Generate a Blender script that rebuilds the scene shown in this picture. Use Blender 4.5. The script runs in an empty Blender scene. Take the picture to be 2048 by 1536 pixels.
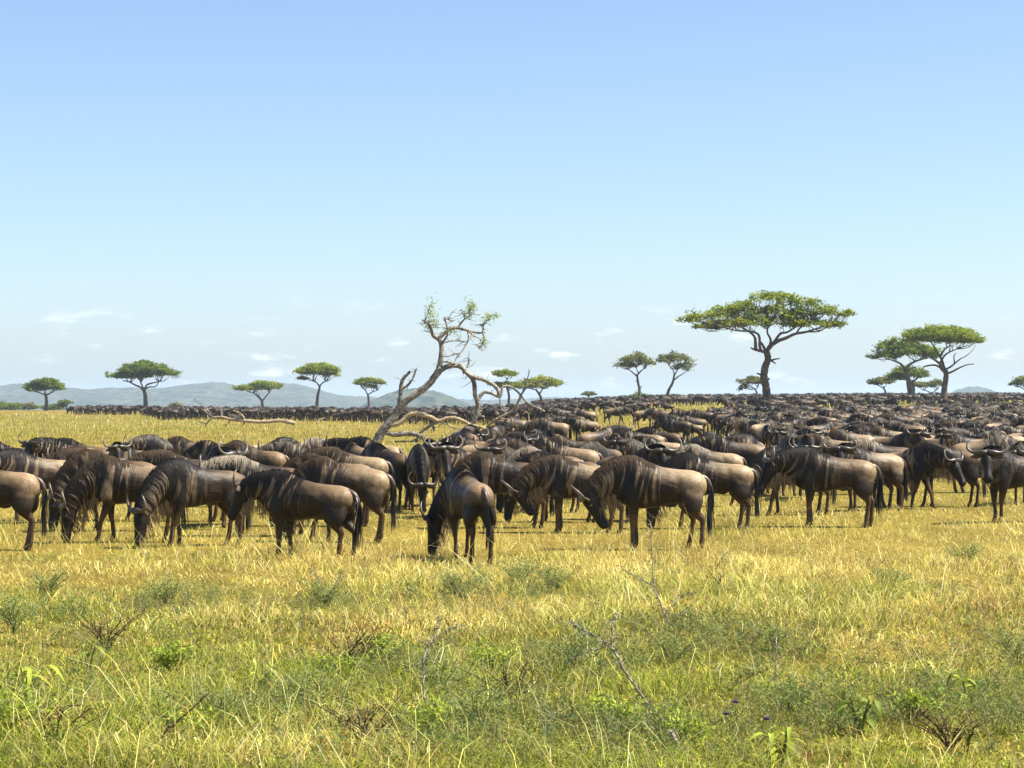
import bpy, math, random
import numpy as np
from mathutils import Vector, Matrix

random.seed(11)
rng = np.random.default_rng(11)
SC = bpy.context.scene
COL = SC.collection
HAZE = 0.00017        # density of the air, per metre
F, CX, HY, EYE = 4200.0, 1024.0, 800.0, 2.15      # focal length and horizon in photo pixels, eye height in metres

# ------------------------------------------------------------------ camera, sky, sun, exposure
cam_data = bpy.data.cameras.new('camera')
cam = bpy.data.objects.new('camera', cam_data)
COL.objects.link(cam)
cam.location = (0, 0, EYE)
cam.rotation_euler = (math.radians(90) + math.atan((HY - 768) / F), 0, 0)
cam_data.sensor_width = 36
cam_data.lens = 36 * F / 2048
cam_data.clip_start = 0.5
cam_data.clip_end = 30000
SC.camera = cam
SC.render.resolution_x, SC.render.resolution_y = 1024, 768
SC.view_settings.view_transform = 'Standard'
SC.view_settings.look = 'None'
SC.view_settings.exposure = 1.42
SC.view_settings.gamma = 1.0
SC.cycles.max_bounces = 5
SC.cycles.transparent_max_bounces = 8
SC.cycles.volume_bounces = 0

SUN_EL, SUN_AZ = 56.0, 95.0        # azimuth clockwise from the view direction (+Y): to the right
se, sa = math.radians(SUN_EL), math.radians(SUN_AZ)
to_sun = Vector((math.cos(se) * math.sin(sa), math.cos(se) * math.cos(sa), math.sin(se)))

world = bpy.data.worlds.new('World')
SC.world = world
world.use_nodes = True
wn, wl = world.node_tree.nodes, world.node_tree.links
wn.clear()
def wnode(t, **kw):
    n = wn.new(t)
    for k, v in kw.items():
        setattr(n, k, v)
    return n
w_out = wnode('ShaderNodeOutputWorld')
w_bg = wnode('ShaderNodeBackground')
w_bg.inputs['Strength'].default_value = 0.065
sky = wnode('ShaderNodeTexSky', sky_type='NISHITA')
sky.sun_disc = False
sky.sun_elevation = se
sky.sun_rotation = sa
sky.altitude = 1500
sky.air_density = 1.0
sky.dust_density = 3.0
sky.ozone_density = 1.0
w_hsv = wnode('ShaderNodeMix', data_type='RGBA', blend_type='MULTIPLY')
w_hsv.inputs[0].default_value = 1.0
w_hsv.inputs[7].default_value = (0.965, 1.025, 1.12, 1)
# small fair-weather clouds low over the horizon, all the way round
w_tc = wnode('ShaderNodeTexCoord')
w_map = wnode('ShaderNodeMapping')
w_map.inputs['Scale'].default_value = (34, 34, 120)
w_noise = wnode('ShaderNodeTexNoise')
w_noise.inputs['Scale'].default_value = 1.0
w_noise.inputs['Detail'].default_value = 5
w_noise.inputs['Roughness'].default_value = 0.55
w_ramp = wnode('ShaderNodeMapRange', interpolation_type='SMOOTHSTEP')
w_ramp.inputs[1].default_value, w_ramp.inputs[2].default_value = 0.56, 0.80
w_sep = wnode('ShaderNodeSeparateXYZ')
w_band = wnode('ShaderNodeValToRGB')
cr = w_band.color_ramp
cr.elements[0].position, cr.elements[0].color = 0.002, (0.35, 0.35, 0.35, 1)
cr.elements[1].position, cr.elements[1].color = 0.058, (0, 0, 0, 1)
e_ = cr.elements.new(0.010); e_.color = (1, 1, 1, 1)
e_ = cr.elements.new(0.021); e_.color = (0.9, 0.9, 0.9, 1)
e_ = cr.elements.new(0.036); e_.color = (0.40, 0.40, 0.40, 1)
w_mul = wnode('ShaderNodeMath', operation='MULTIPLY')
w_mul2 = wnode('ShaderNodeMath', operation='MULTIPLY')
w_mul2.inputs[1].default_value = 0.85
w_mix = wnode('ShaderNodeMix', data_type='RGBA')
w_mix.inputs[7].default_value = (10.5, 10.6, 10.8, 1)
wl.new(w_tc.outputs['Generated'], w_map.inputs['Vector'])
wl.new(w_map.outputs['Vector'], w_noise.inputs['Vector'])
wl.new(w_noise.outputs['Fac'], w_ramp.inputs[0])
wl.new(w_tc.outputs['Generated'], w_sep.inputs[0])
wl.new(w_sep.outputs['Z'], w_band.inputs['Fac'])
wl.new(w_ramp.outputs[0], w_mul.inputs[0])
wl.new(w_band.outputs['Color'], w_mul.inputs[1])
wl.new(w_mul.outputs[0], w_mul2.inputs[0])
wl.new(sky.outputs['Color'], w_hsv.inputs[6])
wl.new(w_hsv.outputs[2], w_mix.inputs[6])
wl.new(w_mul2.outputs[0], w_mix.inputs[0])
wl.new(w_mix.outputs[2], w_bg.inputs['Color'])
wl.new(w_bg.outputs[0], w_out.inputs['Surface'])

sun_data = bpy.data.lights.new('sun', 'SUN')
sun_data.energy = 5.0
sun_data.angle = math.radians(0.53)
sun_data.color = (1.0, 0.93, 0.80)
sun = bpy.data.objects.new('sun', sun_data)
COL.objects.link(sun)
sun.rotation_euler = to_sun.to_track_quat('Z', 'Y').to_euler()
sun.location = (60, -40, 90)

# ------------------------------------------------------------------ helpers
def sstep(a, b, x):
    t = np.clip((np.asarray(x, float) - a) / (b - a), 0, 1)
    return t * t * (3 - 2 * t)

_LAT = np.random.default_rng(5).random((8, 256, 256))
def vnoise(x, y, scale, k=0):
    """value noise in 0..1, bilinear over a lattice"""
    x = np.asarray(x, float) / scale + 37.3 * k; y = np.asarray(y, float) / scale + 91.7 * k
    xi, yi = np.floor(x).astype(int), np.floor(y).astype(int)
    fx, fy = x - xi, y - yi
    fx, fy = fx * fx * (3 - 2 * fx), fy * fy * (3 - 2 * fy)
    L = _LAT[k % 8]
    a, b = L[xi % 256, yi % 256], L[(xi + 1) % 256, yi % 256]
    c, d = L[xi % 256, (yi + 1) % 256], L[(xi + 1) % 256, (yi + 1) % 256]
    return (a * (1 - fx) + b * fx) * (1 - fy) + (c * (1 - fx) + d * fx) * fy
def fnoise(x, y, scale, k=0):
    return 0.55 * vnoise(x, y, scale, k) + 0.28 * vnoise(x, y, scale / 2.1, k + 1) + 0.17 * vnoise(x, y, scale / 4.3, k + 2)

_PL = np.array([(-400, 0), (60, 0), (450, 0), (520, -0.45), (700, -1.4), (12000, -57)], float)
_PR = np.array([(-400, 0), (62, 0), (113, .45), (135, .62), (160, .85), (190, 1.12), (220, 1.38), (300, 1.8), (450, 2.5), (520, 2.62), (620, 2.2), (900, -1.2), (1300, -5.0), (12000, -57)], float)
def ground(x, y):
    x = np.asarray(x, float); y = np.asarray(y, float)
    k = sstep(-0.06, 0.09, x / np.maximum(y, 60.0)) * (0.86 + 0.14 * sstep(0.06, 0.24, x / np.maximum(y, 60.0)))
    return np.interp(y, _PL[:, 0], _PL[:, 1]) * (1 - k) + np.interp(y, _PR[:, 0], _PR[:, 1]) * k
def at(px, py, d):
    return Vector(((px - CX) / F * d, d, EYE + (HY - py) / F * d))
def gpoint(px, py):
    """the ground point seen at a photo pixel below the horizon"""
    d = F * EYE / (py - HY)
    for _ in range(60):
        x = (px - CX) / F * d
        d = 0.5 * d + 0.5 * F * (EYE - float(ground(x, d))) / (py - HY)
    return Vector(((px - CX) / F * d, d, float(ground((px - CX) / F * d, d))))

def link(o, parent=None):
    COL.objects.link(o)
    if parent is not None:
        o.parent = parent
    return o
def obj(name, mesh, parent=None, loc=None):
    o = bpy.data.objects.new(name, mesh)
    if loc is not None:
        o.location = loc
    return link(o, parent)
def tag(o, label=None, cat=None, group=None, kind=None):
    if label: o['label'] = label
    if cat: o['category'] = cat
    if group: o['group'] = group
    if kind: o['kind'] = kind
    return o
def thing(name, loc, label, cat, group=None, rz=0.0):
    o = bpy.data.objects.new(name, None)
    o.location = loc
    o.rotation_euler = (0, 0, rz)
    o.empty_display_size = 0.2
    link(o)
    return tag(o, label, cat, group)

def arr_mesh(name, V, Fc, mats, colors=None, smooth=True, matidx=None):
    """mesh from arrays: V (n,3), Fc (m,k) all of one size"""
    V = np.asarray(V, np.float32); Fc = np.asarray(Fc, np.int32)
    m = bpy.data.meshes.new(name)
    k = Fc.shape[1]
    m.vertices.add(len(V)); m.vertices.foreach_set('co', V.ravel())
    m.loops.add(Fc.size); m.loops.foreach_set('vertex_index', Fc.ravel())
    m.polygons.add(len(Fc)); m.polygons.foreach_set('loop_start', np.arange(len(Fc), dtype=np.int32) * k)
    m.polygons.foreach_set('use_smooth', np.full(len(Fc), smooth))
    for mt in mats: m.materials.append(mt)
    if matidx is not None: m.polygons.foreach_set('material_index', np.asarray(matidx, np.int32))
    m.update(calc_edges=True)
    if colors is not None:
        set_color(m, 'tint', colors)
    return m
def set_color(m, name, C):
    C = np.asarray(C, np.float32)
    if C.shape[1] == 3: C = np.hstack([C, np.ones((len(C), 1), np.float32)])
    a = m.attributes.new(name, 'FLOAT_COLOR', 'POINT')
    a.data.foreach_set('color', C.ravel())
def set_float(m, name, v):
    a = m.attributes.new(name, 'FLOAT', 'POINT')
    a.data.foreach_set('value', np.asarray(v, np.float32))

class MB:
    """collects quads and triangles of lofts and tubes; build() makes ONE mesh"""
    def __init__(s): s.v, s.f, s.mi, s.c = [], [], [], []
    def add(s, V, Fc, mi=0, c=None):
        b = len(s.v)
        s.v += [tuple(p) for p in V]
        s.f += [tuple(b + i for i in f) for f in Fc]
        s.mi += [mi] * len(Fc)
        s.c += [tuple(c) if c is not None else (1, 1, 1)] * len(V)
    def loft(s, rings, mi=0, c=None, cap=True):
        """rings: list of (n,3) arrays"""
        n = len(rings[0]); V = np.vstack(rings); Fc = []
        for i in range(len(rings) - 1):
            for j in range(n):
                k = (j + 1) % n
                Fc.append((i * n + j, i * n + k, (i + 1) * n + k, (i + 1) * n + j))
        if cap:
            V = np.vstack([V, rings[0].mean(0), rings[-1].mean(0)])
            a, b, o = len(V) - 2, len(V) - 1, (len(rings) - 1) * n
            for j in range(n):
                k = (j + 1) % n
                Fc.append((a, k, j)); Fc.append((b, o + j, o + k))
        s.add(V, Fc, mi, c)
    def tube(s, pts, radii, n=8, mi=0, c=None, rough=0.0, up=(0.3, 0.2, 1)):
        P = np.asarray(pts, float); T = np.gradient(P, axis=0)
        T /= np.linalg.norm(T, axis=1)[:, None] + 1e-9
        u = np.cross(T[0], np.array(up, float)); 
        if np.linalg.norm(u) < 1e-3: u = np.cross(T[0], (1, 0, 0))
        u /= np.linalg.norm(u); rings = []
        a = np.linspace(0, 2 * math.pi, n, endpoint=False)
        for i in range(len(P)):
            u = u - T[i] * u.dot(T[i]); u /= np.linalg.norm(u) + 1e-9
            w = np.cross(T[i], u)
            r = radii[i] * (1 + rough * (rng.random(n) - 0.5) * 2) if rough else radii[i]
            rings.append(P[i] + (np.cos(a) * r)[:, None] * u + (np.sin(a) * r)[:, None] * w)
        s.loft(rings, mi, c)
    def strip(s, pts, widths, side, mi=0, c=None):
        """flat ribbon; side = direction of the width (one vector or one per point)"""
        P = np.asarray(pts, float); S = np.asarray(side, float)
        if S.ndim == 1: S = np.tile(S, (len(P), 1))
        W = np.asarray(widths, float)[:, None] * 0.5
        V = np.empty((2 * len(P), 3)); V[0::2] = P - S * W; V[1::2] = P + S * W
        s.add(V, [(2 * i, 2 * i + 1, 2 * i + 3, 2 * i + 2) for i in range(len(P) - 1)], mi, c)
    def mesh(s, name, mats, smooth=True, color=False):
        m = bpy.data.meshes.new(name)
        m.from_pydata(s.v, [], s.f)
        for mt in mats: m.materials.append(mt)
        m.polygons.foreach_set('material_index', np.array(s.mi, np.int32))
        m.polygons.foreach_set('use_smooth', np.full(len(s.f), smooth))
        if color: set_color(m, 'tint', np.array(s.c))
        m.update()
        return m

def smooth_path(pts, n):
    """Catmull-Rom through the points, n samples"""
    P = np.asarray(pts, float)
    if len(P) == 2: return P[0] + (P[1] - P[0]) * np.linspace(0, 1, n)[:, None]
    Q = np.vstack([2 * P[0] - P[1], P, 2 * P[-1] - P[-2]])
    t = np.linspace(0, len(P) - 1 - 1e-6, n); i = t.astype(int); f = (t - i)[:, None]
    a, b, c, d = Q[i], Q[i + 1], Q[i + 2], Q[i + 3]
    return 0.5 * (2 * b + (c - a) * f + (2 * a - 5 * b + 4 * c - d) * f ** 2 + (3 * b - a - 3 * c + d) * f ** 3)

# ------------------------------------------------------------------ materials
def new_mat(name):
    m = bpy.data.materials.new(name); m.use_nodes = True
    nt = m.node_tree
    return m, nt, nt.nodes, nt.links, nt.nodes['Principled BSDF']
def mixc(N, L, fac, a, b, blend='MIX'):
    n = N.new('ShaderNodeMix'); n.data_type = 'RGBA'; n.blend_type = blend
    for i, v in ((0, fac), (6, a), (7, b)):
        if isinstance(v, (int, float)): n.inputs[i].default_value = v
        elif isinstance(v, tuple): n.inputs[i].default_value = v if len(v) == 4 else (*v, 1)
        else: L.new(v, n.inputs[i])
    return n.outputs[2]
def math_n(N, L, op, a, b=None, clamp=False):
    n = N.new('ShaderNodeMath'); n.operation = op; n.use_clamp = clamp
    for i, v in ((0, a), (1, b)):
        if v is None: continue
        if isinstance(v, (int, float)): n.inputs[i].default_value = v
        else: L.new(v, n.inputs[i])
    return n.outputs[0]
def maprange(N, L, v, a, b, c=0.0, d=1.0, smooth=True):
    n = N.new('ShaderNodeMapRange'); n.interpolation_type = 'SMOOTHSTEP' if smooth else 'LINEAR'
    L.new(v, n.inputs[0])
    for i, x in zip((1, 2, 3, 4), (a, b, c, d)): n.inputs[i].default_value = x
    return n.outputs[0]
def noise_n(N, L, scale, detail=3, rough=0.55, vec=None, dist=0.0):
    n = N.new('ShaderNodeTexNoise')
    n.inputs['Scale'].default_value = scale; n.inputs['Detail'].default_value = detail
    n.inputs['Roughness'].default_value = rough; n.inputs['Distortion'].default_value = dist
    if vec is not None: L.new(vec, n.inputs['Vector'])
    return n.outputs['Fac']
def attr_n(N, name, out='Color'):
    n = N.new('ShaderNodeAttribute'); n.attribute_name = name
    return n.outputs[out]
def bump_n(N, L, h, strength, dist, B):
    n = N.new('ShaderNodeBump'); n.inputs['Strength'].default_value = strength; n.inputs['Distance'].default_value = dist
    L.new(h, n.inputs['Height']); L.new(n.outputs[0], B.inputs['Normal'])

def foliage_mat(name, trans=0.3, rough=0.6, spec=0.25):
    """thin leaves and blades: colour from the mesh, some light through them"""
    m, nt, N, L, B = new_mat(name)
    c = attr_n(N, 'tint')
    L.new(c, B.inputs['Base Color'])
    B.inputs['Roughness'].default_value = rough
    B.inputs['Specular IOR Level'].default_value = spec
    T = N.new('ShaderNodeBsdfTranslucent'); L.new(c, T.inputs['Color'])
    X = N.new('ShaderNodeMixShader'); X.inputs[0].default_value = trans
    L.new(B.outputs[0], X.inputs[1]); L.new(T.outputs[0], X.inputs[2])
    L.new(X.outputs[0], N['Material Output'].inputs['Surface'])
    return m
M_GRASS = foliage_mat('grass_blades', 0.42, 0.6, 0.12)
M_LEAF = foliage_mat('acacia_leaves', 0.48, 0.65, 0.10)
M_WEED = foliage_mat('weed_leaves', 0.30, 0.55, 0.15)

def bark_mat(name, dark, light, scale=6.0):
    m, nt, N, L, B = new_mat(name)
    tc = N.new('ShaderNodeTexCoord')
    n1 = noise_n(N, L, scale, 4, 0.6, tc.outputs['Object'])
    n2 = noise_n(N, L, scale * 5, 3, 0.6, tc.outputs['Object'])
    c = mixc(N, L, maprange(N, L, n1, 0.35, 0.65), dark, light)
    c = mixc(N, L, maprange(N, L, n2, 0.42, 0.66, 0, 0.7), c, tuple(x * 0.45 for x in dark))
    L.new(c, B.inputs['Base Color'])
    B.inputs['Roughness'].default_value = 0.85
    B.inputs['Specular IOR Level'].default_value = 0.2
    bump_n(N, L, n2, 1.0, 0.08, B)
    return m
M_BARK = bark_mat('acacia_bark', (0.075, 0.055, 0.04), (0.17, 0.135, 0.10), 1.5)
M_DEAD = bark_mat('dead_wood', (0.14, 0.125, 0.105), (0.40, 0.36, 0.30), 2.2)
M_BLEACH = bark_mat('bleached_wood', (0.34, 0.26, 0.15), (0.58, 0.47, 0.30), 4.0)
M_TWIG = bark_mat('pale_twig', (0.38, 0.32, 0.23), (0.66, 0.60, 0.49), 12.0)
M_DRYTWIG = bark_mat('brown_twig', (0.06, 0.035, 0.018), (0.17, 0.10, 0.05), 12.0)

def ground_mat():
    m, nt, N, L, B = new_mat('savanna_ground')
    g = N.new('ShaderNodeNewGeometry'); P = g.outputs['Position']
    mp = N.new('ShaderNodeMapping'); mp.inputs['Scale'].default_value = (1, 0.45, 1); L.new(P, mp.inputs['Vector'])
    big = noise_n(N, L, 0.035, 5, 0.62, mp.outputs[0])
    mid = noise_n(N, L, 0.45, 5, 0.65, mp.outputs[0])
    fine = noise_n(N, L, 6.0, 5, 0.7, P)
    c = mixc(N, L, maprange(N, L, mid, 0.35, 0.68), (0.145, 0.11, 0.022), (0.27, 0.20, 0.042))
    c = mixc(N, L, maprange(N, L, big, 0.45, 0.66, 0, 0.75), c, (0.15, 0.14, 0.025))
    c = mixc(N, L, maprange(N, L, fine, 0.42, 0.72, 0, 0.7), c, (0.075, 0.052, 0.016))
    L.new(c, B.inputs['Base Color'])
    B.inputs['Roughness'].default_value = 0.95
    B.inputs['Specular IOR Level'].default_value = 0.05
    bump_n(N, L, fine, 0.9, 0.12, B)
    return m
M_GROUND = ground_mat()

def hill_mat():
    m, nt, N, L, B = new_mat('hill_scrub')
    g = N.new('ShaderNodeNewGeometry'); P = g.outputs['Position']
    v = N.new('ShaderNodeTexVoronoi'); v.inputs['Scale'].default_value = 0.06; v.feature = 'F1'; L.new(P, v.inputs['Vector'])
    n1 = noise_n(N, L, 0.012, 5, 0.6, P); n2 = noise_n(N, L, 0.06, 4, 0.7, P)
    c = mixc(N, L, maprange(N, L, n1, 0.35, 0.65), (0.085, 0.085, 0.055), (0.045, 0.058, 0.035))
    d = maprange(N, L, v.outputs['Distance'], 0.34, 0.60, 1, 0)
    k = math_n(N, L, 'MULTIPLY', d, maprange(N, L, n2, 0.34, 0.52))
    c = mixc(N, L, k, c, (0.010, 0.02, 0.010))
    L.new(c, B.inputs['Base Color'])
    B.inputs['Roughness'].default_value = 1.0; B.inputs['Specular IOR Level'].default_value = 0.0
    bump_n(N, L, n2, 1.0, 6.0, B)
    return m
M_HILL = hill_mat()

# ------------------------------------------------------------------ the setting
ys = np.concatenate([np.arange(-300, 0, 50), np.arange(0, 60, 1.5), np.geomspace(60, 700, 90), np.geomspace(740, 12000, 28)])
us = np.concatenate([[-9000, -3000, -1200, -500], np.linspace(-260, 260, 131), [500, 1200, 3000, 9000]])
GX, GY = np.meshgrid(us, ys)
GZ = ground(GX, GY) + np.where((GY > 8) & (GY < 450), (fnoise(GX, GY, 5.0, 1) - 0.5) * 0.05, 0)
nx, ny = len(us), len(ys)
ii = (np.arange(ny - 1)[:, None] * nx + np.arange(nx - 1)[None, :]).ravel()
gm = arr_mesh('ground', np.stack([GX.ravel(), GY.ravel(), GZ.ravel()], 1), np.stack([ii, ii + 1, ii + nx + 1, ii + nx], 1), [M_GROUND])
tag(obj('ground', gm), 'grassy yellow-green savanna plain rising gently to one side', kind='structure')

def hill(name, prof, dist, depth, label, seed):
    """a ridge: its crest follows prof, (photo x, photo y) pairs; slopes fall away to both sides"""
    px = np.array([p[0] for p in prof], float); py = np.array([p[1] for p in prof], float)
    X = np.linspace((px[0] - CX) / F * dist, (px[-1] - CX) / F * dist, 150)
    H = EYE + (HY - np.interp(X / dist * F + CX, px, py)) / F * dist
    V = np.linspace(-1, 1, 25)
    XX, VV = np.meshgrid(X, V)
    base = -0.0052 * dist - 12
    shape = np.cos(VV * math.pi / 2) ** 1.3
    n = fnoise(XX, VV * depth, dist * 0.03, seed) - 0.5
    ZZ = base + (H[None, :] - base) * (shape * (1 + 0.28 * n * (1 - shape)) + 0.10 * n * shape * (1 - shape))
    ZZ += (vnoise(XX, VV * depth, dist * 0.0022, seed + 3) - 0.5) * dist * 0.0011 * shape
    YY = dist + VV * depth
    c = len(X); r = len(V)
    q = (np.arange(r - 1)[:, None] * c + np.arange(c - 1)[None, :]).ravel()
    m = arr_mesh(name, np.stack([XX.ravel(), YY.ravel(), ZZ.ravel()], 1), np.stack([q, q + 1, q + c + 1, q + c], 1), [M_HILL])
    return tag(obj(name, m), label, kind='structure')
hill('hills', [(-420, 812), (-250, 790), (-120, 778), (0, 775), (40, 769), (62, 768), (100, 773), (150, 777), (185, 778.5), (215, 777), (260, 775), (300, 778), (340, 776),
               (372, 770), (400, 767), (440, 765), (462, 768), (480, 776), (500, 779), (545, 768), (565, 767), (592, 769), (620, 775), (645, 783), (668, 789), (700, 792), (730, 796), (760, 802), (800, 812)],
     3900, 700, 'long pale blue scrub-dotted ridge beyond the plain', 1)
hill('hills', [(640, 812), (680, 800), (720, 793), (775, 797), (830, 798), (1000, 800), (1090, 795), (1160, 797), (1260, 806)], 4400, 500, 'low faint blue ridge behind the dead tree', 2)
hill('hills', [(725, 812), (745, 800), (765, 792), (795, 782), (815, 778), (835, 776), (852, 778), (875, 783), (895, 790), (912, 797), (930, 806), (945, 812)],
     2500, 260, 'small round stony hill showing behind the dead tree trunk', 3)
hill('hills', [(1868, 806), (1890, 794), (1905, 786), (1925, 778), (1945, 773), (1958, 774), (1975, 780), (1995, 788), (2020, 797), (2050, 808)],
     3700, 300, 'blue cone-shaped hill poking above the herd', 4)

# ------------------------------------------------------------------ wildebeest
def coat_mat():
    m, nt, N, L, B = new_mat('wildebeest_coat')
    z = attr_n(N, 'zone'); za = N.new('ShaderNodeAttribute'); za.attribute_name = 'zone'
    sep = N.new('ShaderNodeSeparateColor'); L.new(z, sep.inputs[0])
    R, G, Bl = sep.outputs[0], sep.outputs[1], sep.outputs[2]
    A = za.outputs['Alpha']
    sc = attr_n(N, 'stripe', 'Fac')
    tc = N.new('ShaderNodeTexCoord'); P = tc.outputs['Object']
    sp = N.new('ShaderNodeSeparateXYZ'); L.new(P, sp.inputs[0])
    oi = N.new('ShaderNodeObjectInfo'); rnd = oi.outputs['Random']
    off = N.new('ShaderNodeVectorMath'); off.operation = 'ADD'; L.new(P, off.inputs[0])
    cmb0 = N.new('ShaderNodeCombineXYZ')
    for i in range(3): L.new(math_n(N, L, 'MULTIPLY', rnd, (37.0, 91.0, 53.0)[i]), cmb0.inputs[i])
    L.new(cmb0.outputs[0], off.inputs[1]); PR = off.outputs[0]
    big = noise_n(N, L, 2.2, 3, 0.5, PR)
    # stripes: stretched noise along the line of the neck and ribs
    cmb = N.new('ShaderNodeCombineXYZ')
    L.new(math_n(N, L, 'MULTIPLY', sc, 17.0), cmb.inputs[0])
    L.new(math_n(N, L, 'MULTIPLY', sp.outputs[2], 1.6), cmb.inputs[1])
    L.new(math_n(N, L, 'MULTIPLY', sp.outputs[1], 2.0), cmb.inputs[2])
    ad = N.new('ShaderNodeVectorMath'); ad.operation = 'ADD'; L.new(cmb.outputs[0], ad.inputs[0]); L.new(cmb0.outputs[0], ad.inputs[1])
    st = noise_n(N, L, 1.0, 2, 0.5, ad.outputs[0], 0.35)
    st = maprange(N, L, st, 0.49, 0.64)
    cf = N.new('ShaderNodeCombineXYZ')
    L.new(math_n(N, L, 'MULTIPLY', sp.outputs[0], 60.0), cf.inputs[0]); L.new(math_n(N, L, 'MULTIPLY', sp.outputs[1], 60.0), cf.inputs[1]); L.new(math_n(N, L, 'MULTIPLY', sp.outputs[2], 18.0), cf.inputs[2])
    fur = noise_n(N, L, 1.0, 3, 0.6, cf.outputs[0])
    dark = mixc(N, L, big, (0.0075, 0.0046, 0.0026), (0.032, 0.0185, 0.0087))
    tan_ = mixc(N, L, rnd, (0.355, 0.228, 0.110), (0.31, 0.228, 0.135))  # natural tan of the rump, brightened to paint in the sun's highlight
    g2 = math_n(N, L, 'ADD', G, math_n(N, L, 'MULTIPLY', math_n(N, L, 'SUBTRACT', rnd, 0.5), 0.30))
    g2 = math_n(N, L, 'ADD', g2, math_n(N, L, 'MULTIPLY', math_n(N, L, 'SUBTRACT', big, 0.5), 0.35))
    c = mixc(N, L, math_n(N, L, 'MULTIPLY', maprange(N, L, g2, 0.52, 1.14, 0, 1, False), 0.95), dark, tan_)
    stripe = mixc(N, L, st, (0.006, 0.0042, 0.003), (0.19, 0.135, 0.08))
    c = mixc(N, L, math_n(N, L, 'MULTIPLY', R, 0.85), c, stripe)
    c = mixc(N, L, A, c, mixc(N, L, big, (0.035, 0.020, 0.010), (0.095, 0.053, 0.024)))
    c = mixc(N, L, Bl, c, (0.011, 0.008, 0.007))
    c = mixc(N, L, 0.9, c, maprange(N, L, fur, 0.25, 0.75, 0.45, 1.55, False), 'MULTIPLY')
    mid = noise_n(N, L, 7.0, 3, 0.6, PR)
    c = mixc(N, L, 0.85, c, maprange(N, L, mid, 0.25, 0.75, 0.60, 1.40, False), 'MULTIPLY')
    hs = N.new('ShaderNodeHueSaturation')
    L.new(maprange(N, L, rnd, 0, 1, 0.78, 1.22, False), hs.inputs['Value'])
    L.new(c, hs.inputs['Color']); L.new(hs.outputs[0], B.inputs['Base Color'])
    B.inputs['Roughness'].default_value = 0.50
    B.inputs['Specular IOR Level'].default_value = 0.24
    B.inputs['Sheen Weight'].default_value = 0.0
    B.inputs['Sheen Roughness'].default_value = 0.4
    hh = math_n(N, L, 'ADD', math_n(N, L, 'MULTIPLY', fur, 0.22), math_n(N, L, 'ADD', math_n(N, L, 'MULTIPLY', mid, 0.8), math_n(N, L, 'MULTIPLY', math_n(N, L, 'MULTIPLY', st, R), 0.5)))
    bump_n(N, L, hh, 0.75, 0.022, B)
    return m
M_COAT = coat_mat()
def hair_mat(name, col, rough=0.6, spec=0.12):
    m, nt, N, L, B = new_mat(name)
    c = mixc(N, L, 1.0, attr_n(N, 'tint'), col, 'MULTIPLY')
    L.new(c, B.inputs['Base Color']); B.inputs['Roughness'].default_value = rough; B.inputs['Specular IOR Level'].default_value = spec
    return m
M_MANE = {'k': hair_mat('mane_black', (0.013, 0.011, 0.011)), 'b': hair_mat('mane_brown', (0.062, 0.042, 0.025)), 'g': hair_mat('mane_grey', (0.10, 0.085, 0.068)), 'w': hair_mat('mane_sunlit', (0.30, 0.25, 0.185))}  # the palest mane has sunlight from above painted into its hair colour
M_BEARD = hair_mat('beard_hair', (0.36, 0.265, 0.14), 0.6, 0.2)
M_TAIL = hair_mat('tail_hair', (0.012, 0.011, 0.012), 0.42, 0.4)
def horn_mat():
    m, nt, N, L, B = new_mat('horn')
    n = noise_n(N, L, 30, 3, 0.6)
    t = attr_n(N, 'tint')
    c = mixc(N, L, 1.0, t, mixc(N, L, n, (0.05, 0.041, 0.034), (0.10, 0.085, 0.07)), 'MULTIPLY')
    L.new(c, B.inputs['Base Color']); B.inputs['Roughness'].default_value = 0.42
    return m
M_HORN = horn_mat()
def plain_mat(name, col, rough=0.5):
    m, nt, N, L, B = new_mat(name)
    B.inputs['Base Color'].default_value = (*col, 1); B.inputs['Roughness'].default_value = rough
    return m
M_EYE = plain_mat('eye', (0.008, 0.006, 0.005), 0.12)
M_EAR = hair_mat('ear_fur', (0.075, 0.055, 0.04), 0.7, 0.2)

def rotz(v, a):
    c, s = math.cos(a), math.sin(a)
    return np.array([c * v[0] - s * v[1], s * v[0] + c * v[1], v[2]])
Dg = math.radians
# neck: (length, pitch, yaw) to the poll; start = pitch of the neck where it leaves the shoulder; head: (pitch, yaw, roll)
# legs: x offsets of the four feet: front left, front right, hind left, hind right
POSES = {
    'stand':  dict(L=.60, p=4, y=4, s=24, hp=-64, hy=8, legs=(.03, -.04, .03, -.09), tail=0.0),
    'lookL':  dict(L=.62, p=16, y=42, s=28, hp=-58, hy=62, legs=(.02, -.03, -.05, .06), tail=0.15),
    'lookR':  dict(L=.62, p=16, y=-42, s=28, hp=-58, hy=-62, legs=(-.03, .05, .05, -.06), tail=-0.15),
    'graze':  dict(L=.76, p=-40, y=5, s=-6, hp=-82, hy=8, legs=(.15, -.07, -.04, .07), tail=0.1),
    'grazeL': dict(L=.74, p=-40, y=32, s=-6, hp=-82, hy=50, legs=(-.08, .16, .08, -.05), tail=-0.2),
    'grazeR': dict(L=.74, p=-40, y=-32, s=-6, hp=-82, hy=-50, legs=(.16, -.06, -.06, .09), tail=0.2),
    'tuck':   dict(L=.70, p=-22, y=6, s=12, hp=-118, hy=6, legs=(.01, -.05, -.08, .10), tail=0.1),
    'walk':   dict(L=.68, p=-6, y=-4, s=16, hp=-58, hy=-6, legs=(.20, -.16, -.18, .15), tail=0.25),
}
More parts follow.
